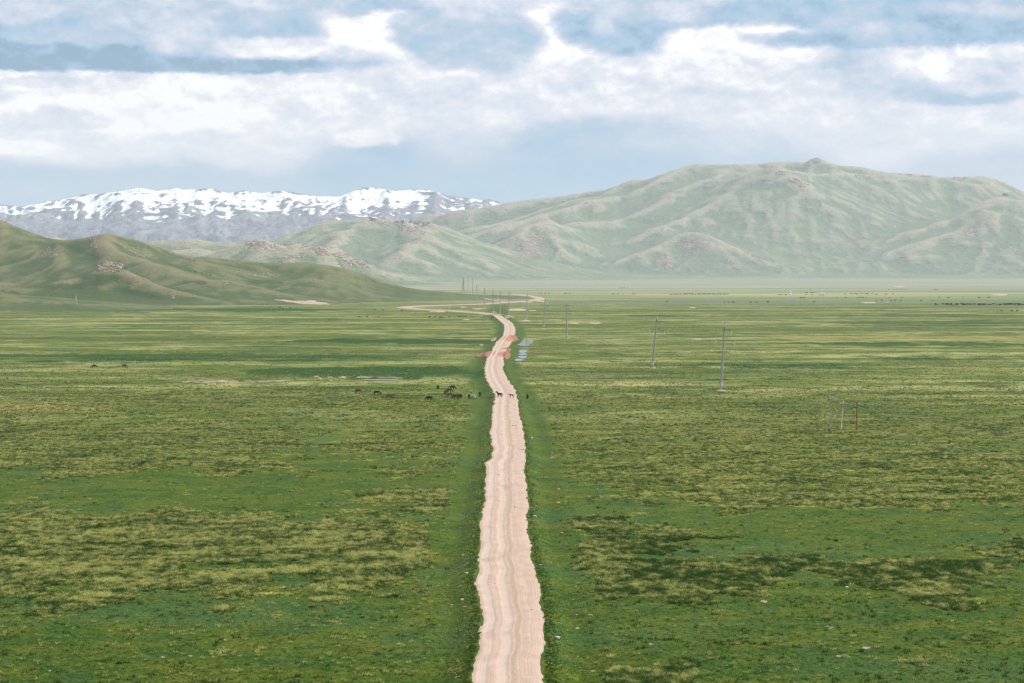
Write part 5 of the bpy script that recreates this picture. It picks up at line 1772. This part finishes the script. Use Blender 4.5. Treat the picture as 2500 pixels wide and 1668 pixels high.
def rock_bm(bm, c, s, rng, flat=0.6, sub=1):
    r = bmesh.ops.create_icosphere(bm, subdivisions=sub, radius=1.0)
    vs = r['verts']
    q = Euler((rng.uniform(0, 6), rng.uniform(0, 6), rng.uniform(0, 6))).to_quaternion()
    cuts = [Vector((rng.uniform(-1, 1), rng.uniform(-1, 1), rng.uniform(-1, 1))).normalized() for _ in range(4)]
    sc3 = (rng.uniform(0.8, 1.4), rng.uniform(0.7, 1.1), flat * rng.uniform(0.8, 1.3))
    for v_ in vs:
        p = v_.co * rng.uniform(0.85, 1.12)
        for n in cuts:
            d = p.dot(n)
            if d > 0.55:
                p -= n * (d - 0.55)
        p = q @ p
        v_.co = Vector((p.x * sc3[0] * s + c[0], p.y * sc3[1] * s + c[1], p.z * sc3[2] * s + c[2]))


STONES = [(1360, 1560, 0.36, 'white', 'largest white stone, beside the right road edge low in the view'), (1441, 1505, 0.26, 'tan', 'pinkish stone right of the ditch, larger of two'), (1408, 1503, 0.16, 'tan', 'small pinkish stone left of a larger one, right of the ditch'),
          (1306.6, 1262, 0.26, 'white', 'white stone on the right bank close to the road edge, higher up'), (1362.7, 1229, 0.30, 'orange', 'flat orange stone on the dark grass right of the road, second of four'),
          (1372, 1304.5, 0.34, 'orange', 'orange stone in the dark tussock grass, lowest of the four right of the road'), (1362.7, 1208, 0.18, 'orange', 'small orange stone, third up of the four right of the road'), (1362.5, 1195, 0.30, 'orange', 'orange stone, topmost of the four right of the road'),
          (1320, 1380.5, 0.14, 'white', 'small white stone on the right bank below the tussock patch'), (1139, 1401.5, 0.20, 'white', 'white stone on the left bank, right of an orange one'), (1136.5, 1389.5, 0.14, 'orange', 'small orange stone on the left bank above a white one'),
          (1130.6, 1357, 0.20, 'white', 'white stone on the left bank, topmost there'), (1129, 1465.6, 0.24, 'tan', 'flat sandy slab on the left bank'), (1102, 1478, 0.16, 'white', 'pale stone at the foot of the left bank'), (1133, 1482, 0.13, 'white', 'small pale stone below the sandy slab on the left bank'),
          (1079, 1255, 0.20, 'orange', 'orange stone in the left meadow at the top of the tussock field'), (1120, 1434, 0.15, 'orange', 'small orange stone on the left bank among gravel'), (1117, 1617, 0.17, 'orange', 'orange stone low on the left bank near the picture bottom'),
          (1077.5, 1556.6, 0.12, 'orange', 'tiny orange stone in the short grass left of the ditch, left of two'), (1114, 1555, 0.11, 'orange', 'tiny orange stone in the short grass left of the ditch, right of two'), (1406.6, 1433, 0.15, 'white', 'small white stone in the tussocks right of the ditch'),
          (1424.5, 1521.7, 0.12, 'orange', 'tiny orange stone below the two pinkish ones'), (1411, 1438.7, 0.11, 'orange', 'tiny yellowish stone beside a white one in the right tussocks'), (1127, 1102, 0.22, 'tan', 'sandy stone in the left meadow near the middle road curve'),
          (1108.7, 1153.6, 0.30, 'orange', 'orange stone in the left meadow, larger of a pair'), (1118.6, 1154.5, 0.18, 'orange', 'orange stone in the left meadow, smaller of a pair'), (1348.7, 1107.7, 0.26, 'tan', 'sandy stone in the grass right of the middle road curve'),
          (1298, 1070, 0.28, 'white', 'white stone on the right bank at the middle road curve'), (1346.4, 1119, 0.20, 'white', 'pale stone just below a sandy one right of the middle curve'), (1184.5, 1089, 0.18, 'tan', 'small sandy stone on the left bank at the middle road curve'),
          (1019, 1420, 0.34, 'orange', 'flat orange slab lying in the left tussock field'), (1005, 1590, 0.13, 'orange', 'tiny orange stone in the lower left short grass'), (2068, 1435, 0.20, 'white', 'white stone at the tip of the right tussock strip'),
          (1661, 1461, 0.14, 'white', 'tiny white stone below the right tussock patch'), (120.6, 1640, 0.14, 'white', 'tiny white stone in the bottom left corner')]
rk = random.Random(9)
for px, py, s, col, lab in STONES:
    b = hit(px, py, 150)
    bm = bmesh.new()
    rock_bm(bm, (0, 0, 0), s, rk, 0.62, 2)
    o = new_obj('stone', bm_mesh('stone', bm, MST[col]))
    o.location = (b[0], b[1], b[2] + s * 0.30)
    tag(o, lab, 'stone', 'stones strewn along the road')

# gravel and sods along the verges: too many and too small to count
bm = bmesh.new()
for i in range(900):
    y = 1.0 / rk.uniform(1 / 620.0, 1 / 188.0)
    l, r = (float(v_) for v_ in road_edges(y))
    side = rk.random() < 0.5
    x = (l - abs(rk.gauss(0, 3.2))) if side else (r + abs(rk.gauss(0, 3.0)))
    s = rk.uniform(0.03, 0.085) * (1 + y / 900)
    rock_bm(bm, (x, y, float(ground_z(x, y)) + s * 0.4), s, rk, 0.6, 1)
gv = new_obj('verge_gravel', bm_mesh('verge_gravel', bm, MST['tan']))
gv['kind'] = 'stuff'; gv['label'] = 'loose pebbles strewn over both road verges'
# dung and sods on the carriageway
bm = bmesh.new()
for px, py, s in [(1244, 946, 0.5), (1244, 981.5, 0.55), (1241.5, 990.5, 0.3), (1256, 1038, 0.7), (1260, 1044.8, 0.4), (1274, 1097, 0.8), (1282, 1081, 0.6), (1251, 1125, 0.35), (1214, 1157, 0.3), (1257, 1236, 0.4), (1272, 1239, 0.3), (1213.5, 1192, 0.3),
                  (1299.5, 1484, 0.28), (1280, 1487.5, 0.12), (1272, 1293, 0.2), (1252, 1234, 0.2), (1262, 1293, 0.12), (1208, 1421, 0.12), (1199, 1412, 0.12)]:
    x, y = flat_hit(px, py, 0.85)
    for k in range(5):
        rock_bm(bm, (x + rk.gauss(0, s * 0.6), y + rk.gauss(0, s * 0.8), float(ground_z(x, y, False)) + 0.10), s * rk.uniform(0.15, 0.3), rk, 0.35, 1)
so = new_obj('dung_clods', bm_mesh('dung_clods', bm, flat_mat('dung', (0.10, 0.065, 0.035), 0.95, 0.1, 0.4, 3.0)))
so['kind'] = 'stuff'; so['label'] = 'dark clods of dung scattered along the dirt road'

OUT = [('boulders crowning the steep little cone in front of the left hills', 'hill', [(270, 653, 32, 15, 120, 1.9)]),
       ('loose boulders on the right flank of the little cone', 'hill', [(315, 688, 44, 12, 46, 1.0)]),
       ('rocky rib below the saddle left of the green summit', 'hill', [(232, 592, 13, 16, 60, 1.5)]),
       ('long line of rocks running down the slope below the green summit', 'hill', [(300, 596, 14, 5, 16, 1.3), (325, 609, 16, 5, 26, 1.5), (355, 624, 22, 6, 34, 1.5), (378, 634, 12, 4, 12, 1.2)]),
       ('patch of rocks low on the leftmost hillside', 'hill', [(125, 617, 22, 12, 60, 1.3)]),
       ('rocks on the crest at the left picture edge', 'hill', [(12, 540, 12, 4, 14, 1.4), (32, 549, 12, 5, 16, 1.4)]),
       ('outcrop at the left end of the middle ridge', 'hill', [(450, 635, 24, 4, 36, 1.4), (480, 642, 16, 5, 18, 1.2)]),
       ('scattered rocks on the middle ridge right of the grazing file', 'hill', [(540, 669, 16, 3, 18, 1.2), (612, 672, 18, 3, 18, 1.3), (583, 664, 8, 3, 8, 1.2), (650, 668, 30, 8, 20, 1.0)]),
       ('rocks on the small knoll in front of the middle ridge', 'hill', [(560, 690, 14, 6, 26, 1.4), (545, 697, 6, 3, 8, 1.2)]),
       ('small rocks at the right end of the cone slope', 'hill', [(427, 727, 10, 8, 22, 1.0)]),
       ('few rocks on the rounded knoll above the sand pit', 'hill', [(763, 686, 9, 3, 10, 1.0), (781, 702, 8, 4, 9, 1.0), (673, 707, 14, 3, 14, 1.1)]),
       ('stones along the skyline of the descending ridge', 'hill', [(900, 684, 22, 8, 16, 1.0), (930, 692, 26, 8, 18, 0.9), (1050, 712, 30, 3, 10, 0.8)])]
for lab, mat, cl in OUT:
    bm = bmesh.new()
    c0 = None
    for px, py, rx, ry, n, s in cl:
        for i in range(n):
            a = rk.uniform(0, 2 * math.pi); q = math.sqrt(rk.random())
            b = hit(px + rx * q * math.cos(a), py + ry * q * math.sin(a), 1500)
            if c0 is None:
                c0 = b
            sz = s * rk.uniform(0.35, 1.15)
            rock_bm(bm, (b[0] - c0[0], b[1] - c0[1], b[2] - c0[2] + sz * 0.15), sz, rk, 0.7, 1)
    o = new_obj('rock_outcrop', bm_mesh('rock_outcrop', bm, MST[mat]))
    o.location = tuple(c0)
    tag(o, lab, 'rocks', 'rock outcrops on the near hills')
FOUT = [('castle-like rock on top of the green knoll left of the mountain', 'dark', [(913, 530, 6, 4, 16, 9.0), (905, 533, 4, 2, 5, 6.0)]),
        ('dark crags along the shaded crest right of the castle-like rock', 'dark', [(985, 543, 22, 2.5, 26, 6.0), (1020, 545, 10, 4, 16, 7.0), (1040, 548, 10, 6, 20, 7.0)]),
        ('pale crags on the sunlit shoulder below the castle-like rock', 'pink', [(925, 541, 14, 3, 14, 6.0), (945, 546, 10, 6, 16, 6.0), (975, 549, 16, 4, 20, 6.0), (1010, 560, 16, 7, 26, 6.0), (1030, 571, 8, 4, 10, 6.0)]),
        ('rocky cap on the highest point of the mountain', 'pink', [(1993, 389, 10, 4, 26, 10.0), (1984, 392, 6, 2, 8, 7.0)]),
        ('crag at the head of the middle spur of the mountain', 'pink', [(1907, 424, 12, 5, 30, 8.0), (1940, 442, 12, 6, 24, 8.0), (1962, 452, 12, 5, 18, 7.0)]),
        ('rock knobs along the right skyline of the mountain', 'pink', [(2098, 431, 10, 4, 14, 7.0), (2195, 421, 8, 1.5, 8, 6.0), (2222, 422, 8, 1.5, 8, 6.0), (2260, 431, 12, 4, 18, 7.0), (2345, 434, 18, 3.5, 30, 7.0), (2392, 446, 6, 2, 6, 6.0)]),
        ('crag on the pointed right-hand spur of the mountain', 'dark', [(2455, 477, 8, 3, 14, 7.0)]),
        ('rock-strewn crest of the low hills before the mountain', 'pink', [(625, 594, 26, 6, 44, 4.0), (660, 602, 20, 6, 30, 4.0), (745, 598, 18, 6, 18, 3.0), (790, 606, 26, 5, 34, 4.0), (835, 622, 26, 7, 44, 4.5), (875, 640, 26, 8, 50, 5.0), (900, 652, 16, 4, 24, 4.5), (845, 646, 12, 10, 30, 4.5), (715, 628, 24, 5, 26, 3.5)])]
for lab, mat, cl in FOUT:
    bm = bmesh.new()
    c0 = None
    for px, py, rx, ry, n, s in cl:
        for i in range(n):
            a = rk.uniform(0, 2 * math.pi); q = math.sqrt(rk.random())
            b = hit(px + rx * q * math.cos(a), py + ry * q * math.sin(a), 4200, 12000)
            if b[2] < 20:
                b = hit(px + rx * q * math.cos(a) * 0.5, py + ry + 4, 4200, 12000)
            if b[2] < 8:
                continue
            if c0 is None:
                c0 = b
            sz = s * rk.uniform(0.35, 1.1)
            rock_bm(bm, (b[0] - c0[0], b[1] - c0[1], b[2] - c0[2] + sz * 0.12), sz, rk, 0.8, 1)
    if c0 is None:
        bm.free(); continue
    o = new_obj('rock_outcrop', bm_mesh('rock_outcrop', bm, MST[mat]))
    o.location = tuple(c0)
    tag(o, lab, 'rocks', 'rock outcrops on the far hills')


# ------------------------------------------------------------------ grass tufts of the tussock meadow
def grass_mat(name, straw):
    m, nt, b = base_mat(name, 0.8, 0.15)
    P = world_pos(nt)
    tip = attr(nt, 'tip')
    oi = nt.nodes.new('ShaderNodeObjectInfo')
    rnd = E(nt, oi.outputs['Random'])
    nM = noise(nt, vec_scale(nt, P, 1 / 1.9, 1 / 3.2, 0), 4, 0.68)
    nT = noise(nt, vec_scale(nt, P, 1 / 16, 1 / 8, 0, (4.0, 1.0, 0)), 4, 0.62)
    sep = nt.nodes.new('ShaderNodeSeparateXYZ')
    nt.links.new(P, sep.inputs[0])
    damp = E(nt, sep.outputs[0]).smooth(0, 10) * E(nt, sep.outputs[1]).smooth(345, 290)      # greener sedge on the damp ground right of the road
    k = (nM - 0.5) * 1.7 + (nT - 0.5) * 1.35 + 0.36 + rnd * 0.34 - damp * 0.12
    if straw:
        top = mixc(nt, k.smooth(0.24, 0.84), (0.026, 0.080, 0.004), (0.530, 0.530, 0.165))  # straw tips brightened in colour for daylight that upright blades miss
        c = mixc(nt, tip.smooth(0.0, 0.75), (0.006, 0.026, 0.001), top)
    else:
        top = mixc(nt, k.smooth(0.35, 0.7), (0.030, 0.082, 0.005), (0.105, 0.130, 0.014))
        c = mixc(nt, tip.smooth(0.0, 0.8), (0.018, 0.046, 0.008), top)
    nt.links.new(c, b.inputs['Base Color'])
    tr_ = nt.nodes.new('ShaderNodeBsdfTranslucent')
    nt.links.new(c, tr_.inputs[0])
    mx = nt.nodes.new('ShaderNodeMixShader')
    mx.inputs[0].default_value = 0.45
    nt.links.new(b.outputs[0], mx.inputs[1]); nt.links.new(tr_.outputs[0], mx.inputs[2])
    nt.links.new(mx.outputs[0], nt.nodes['Material Output'].inputs[0])
    return m


def tuft_mesh(name, mat, n, rad, hgt, wid, seed):
    rng = random.Random(seed)
    V, Fc, tp = [], [], []
    for i in range(n):
        a = rng.uniform(0, 2 * math.pi); q = rad * math.sqrt(rng.random())
        x, y = q * math.cos(a), q * math.sin(a)
        d = rng.uniform(0, 2 * math.pi)
        h = hgt * rng.uniform(0.6, 1.15); lean = rng.uniform(0.1, 0.5) * h
        wx, wy = -math.sin(d) * wid, math.cos(d) * wid
        lx, ly = math.cos(d) * lean, math.sin(d) * lean
        i0 = len(V)
        V += [(x - wx, y - wy, -0.03), (x + wx, y + wy, -0.03), (x + wx * 0.8 + lx * 0.35, y + wy * 0.8 + ly * 0.35, h * 0.6), (x - wx * 0.8 + lx * 0.35, y - wy * 0.8 + ly * 0.35, h * 0.6), (x + lx, y + ly, h)]
        tp += [0, 0, 0.6, 0.6, 1.0]
        Fc += [(i0, i0 + 1, i0 + 2, i0 + 3), (i0 + 3, i0 + 2, i0 + 4)]
    me = bpy.data.meshes.new(name)
    me.from_pydata(V, [], Fc)
    a = me.attributes.new('tip', 'FLOAT', 'POINT')
    a.data.foreach_set('value', np.array(tp, np.float32))
    me.materials.append(mat)
    return me


def scatter(name, pts, me, smin, smax, label, seed):
    """one object: points on the land, a tuft instanced on each"""
    pm = bpy.data.meshes.new(name)
    pm.vertices.add(len(pts))
    pm.vertices.foreach_set('co', pts.reshape(-1).astype(np.float32))
    o = new_obj(name, pm)
    src = bpy.data.objects.new(name + '_source', me)
    ng = bpy.data.node_groups.new(name + '_scatter', 'GeometryNodeTree')
    ng.interface.new_socket('Geometry', in_out='INPUT', socket_type='NodeSocketGeometry')
    ng.interface.new_socket('Geometry', in_out='OUTPUT', socket_type='NodeSocketGeometry')
    gi = ng.nodes.new('NodeGroupInput'); go = ng.nodes.new('NodeGroupOutput')
    inst = ng.nodes.new('GeometryNodeInstanceOnPoints')
    oi = ng.nodes.new('GeometryNodeObjectInfo')
    oi.inputs['Object'].default_value = src
    oi.inputs['As Instance'].default_value = True
    rr = ng.nodes.new('FunctionNodeRandomValue'); rr.data_type = 'FLOAT_VECTOR'
    rr.inputs[0].default_value = (0, 0, 0); rr.inputs[1].default_value = (0.15, 0.15, 6.283)
    rr.inputs['Seed'].default_value = seed
    rs_ = ng.nodes.new('FunctionNodeRandomValue'); rs_.data_type = 'FLOAT'
    rs_.inputs[2].default_value = smin; rs_.inputs[3].default_value = smax
    rs_.inputs['Seed'].default_value = seed + 1
    ng.links.new(gi.outputs[0], inst.inputs['Points'])
    ng.links.new(oi.outputs['Geometry'], inst.inputs['Instance'])
    ng.links.new(rr.outputs[0], inst.inputs['Rotation'])
    ng.links.new(rs_.outputs[1], inst.inputs['Scale'])
    ng.links.new(inst.outputs[0], go.inputs[0])
    md = o.modifiers.new('scatter', 'NODES')
    md.node_group = ng
    o['kind'] = 'stuff'
    o['label'] = label
    return o


def grass_points(n, y0, y1, seed, want):
    rng = np.random.default_rng(seed)
    iy = rng.uniform(1 / y1, 1 / y0, n)                # evenly dense in the view, thinner far off
    y = 1 / iy
    x = rng.uniform(-0.285, 0.285, n) * y
    tus, lush, sparse, straw = ground_fields(x, y)
    l, r = road_edges(y)
    dr = np.maximum(l - x, x - r)
    nz = fbm(x / 9, y / 9, 4, 0.65)
    if want == 'tussock':
        keep = (rng.random(n) < 0.85 * sstep(0.26, 0.80, tus + 0.85 * nz) * sstep(1150, 430, y)) & (dr > 3)
        keep |= (rng.random(n) < 0.013) & (dr > 5) & (y < 600)
    else:
        keep = (dr > 0.0) & ((dr < 1.2) | (rng.random(n) < 0.6))
    for hx, hy in TRODDEN:                              # grazed short where the herd stands
        if hy < 900:
            keep &= ~((np.abs(x - hx) < 2.6) & (y > hy - 9) & (y < hy + 2.5))
    x, y = x[keep], y[keep]
    return np.stack([x, y, ground_z(x, y) - 0.02], -1)


MG1, MG2 = grass_mat('tussock_straw', True), grass_mat('turf_blades', False)
pts = grass_points(600000, 185, 1150, 5, 'tussock')
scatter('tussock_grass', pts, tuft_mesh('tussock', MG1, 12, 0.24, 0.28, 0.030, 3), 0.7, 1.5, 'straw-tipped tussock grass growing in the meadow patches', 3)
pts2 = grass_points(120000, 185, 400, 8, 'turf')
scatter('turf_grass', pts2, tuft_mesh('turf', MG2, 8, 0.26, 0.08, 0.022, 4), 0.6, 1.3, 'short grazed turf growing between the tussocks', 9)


def edge_points(n, seed):
    """sods creeping over the road edge"""
    rng = np.random.default_rng(seed)
    y = 1 / rng.uniform(1 / 900, 1 / 185, n)
    l, r = road_edges(y)
    side = rng.random(n) < 0.5
    d = np.abs(rng.normal(0, 0.6, n)) - 0.10 + 0.5 * fbm(y / 6, side * 9.0, 3)
    x = np.where(side, l - d, r + d)
    return np.stack([x, y, ground_z(x, y, False) + 0.02], -1)


scatter('verge_grass', edge_points(3200, 31), tuft_mesh('verge_tuft', MG2, 9, 0.16, 0.11, 0.022, 8), 0.5, 1.3, 'ragged grass creeping over both road edges', 17)
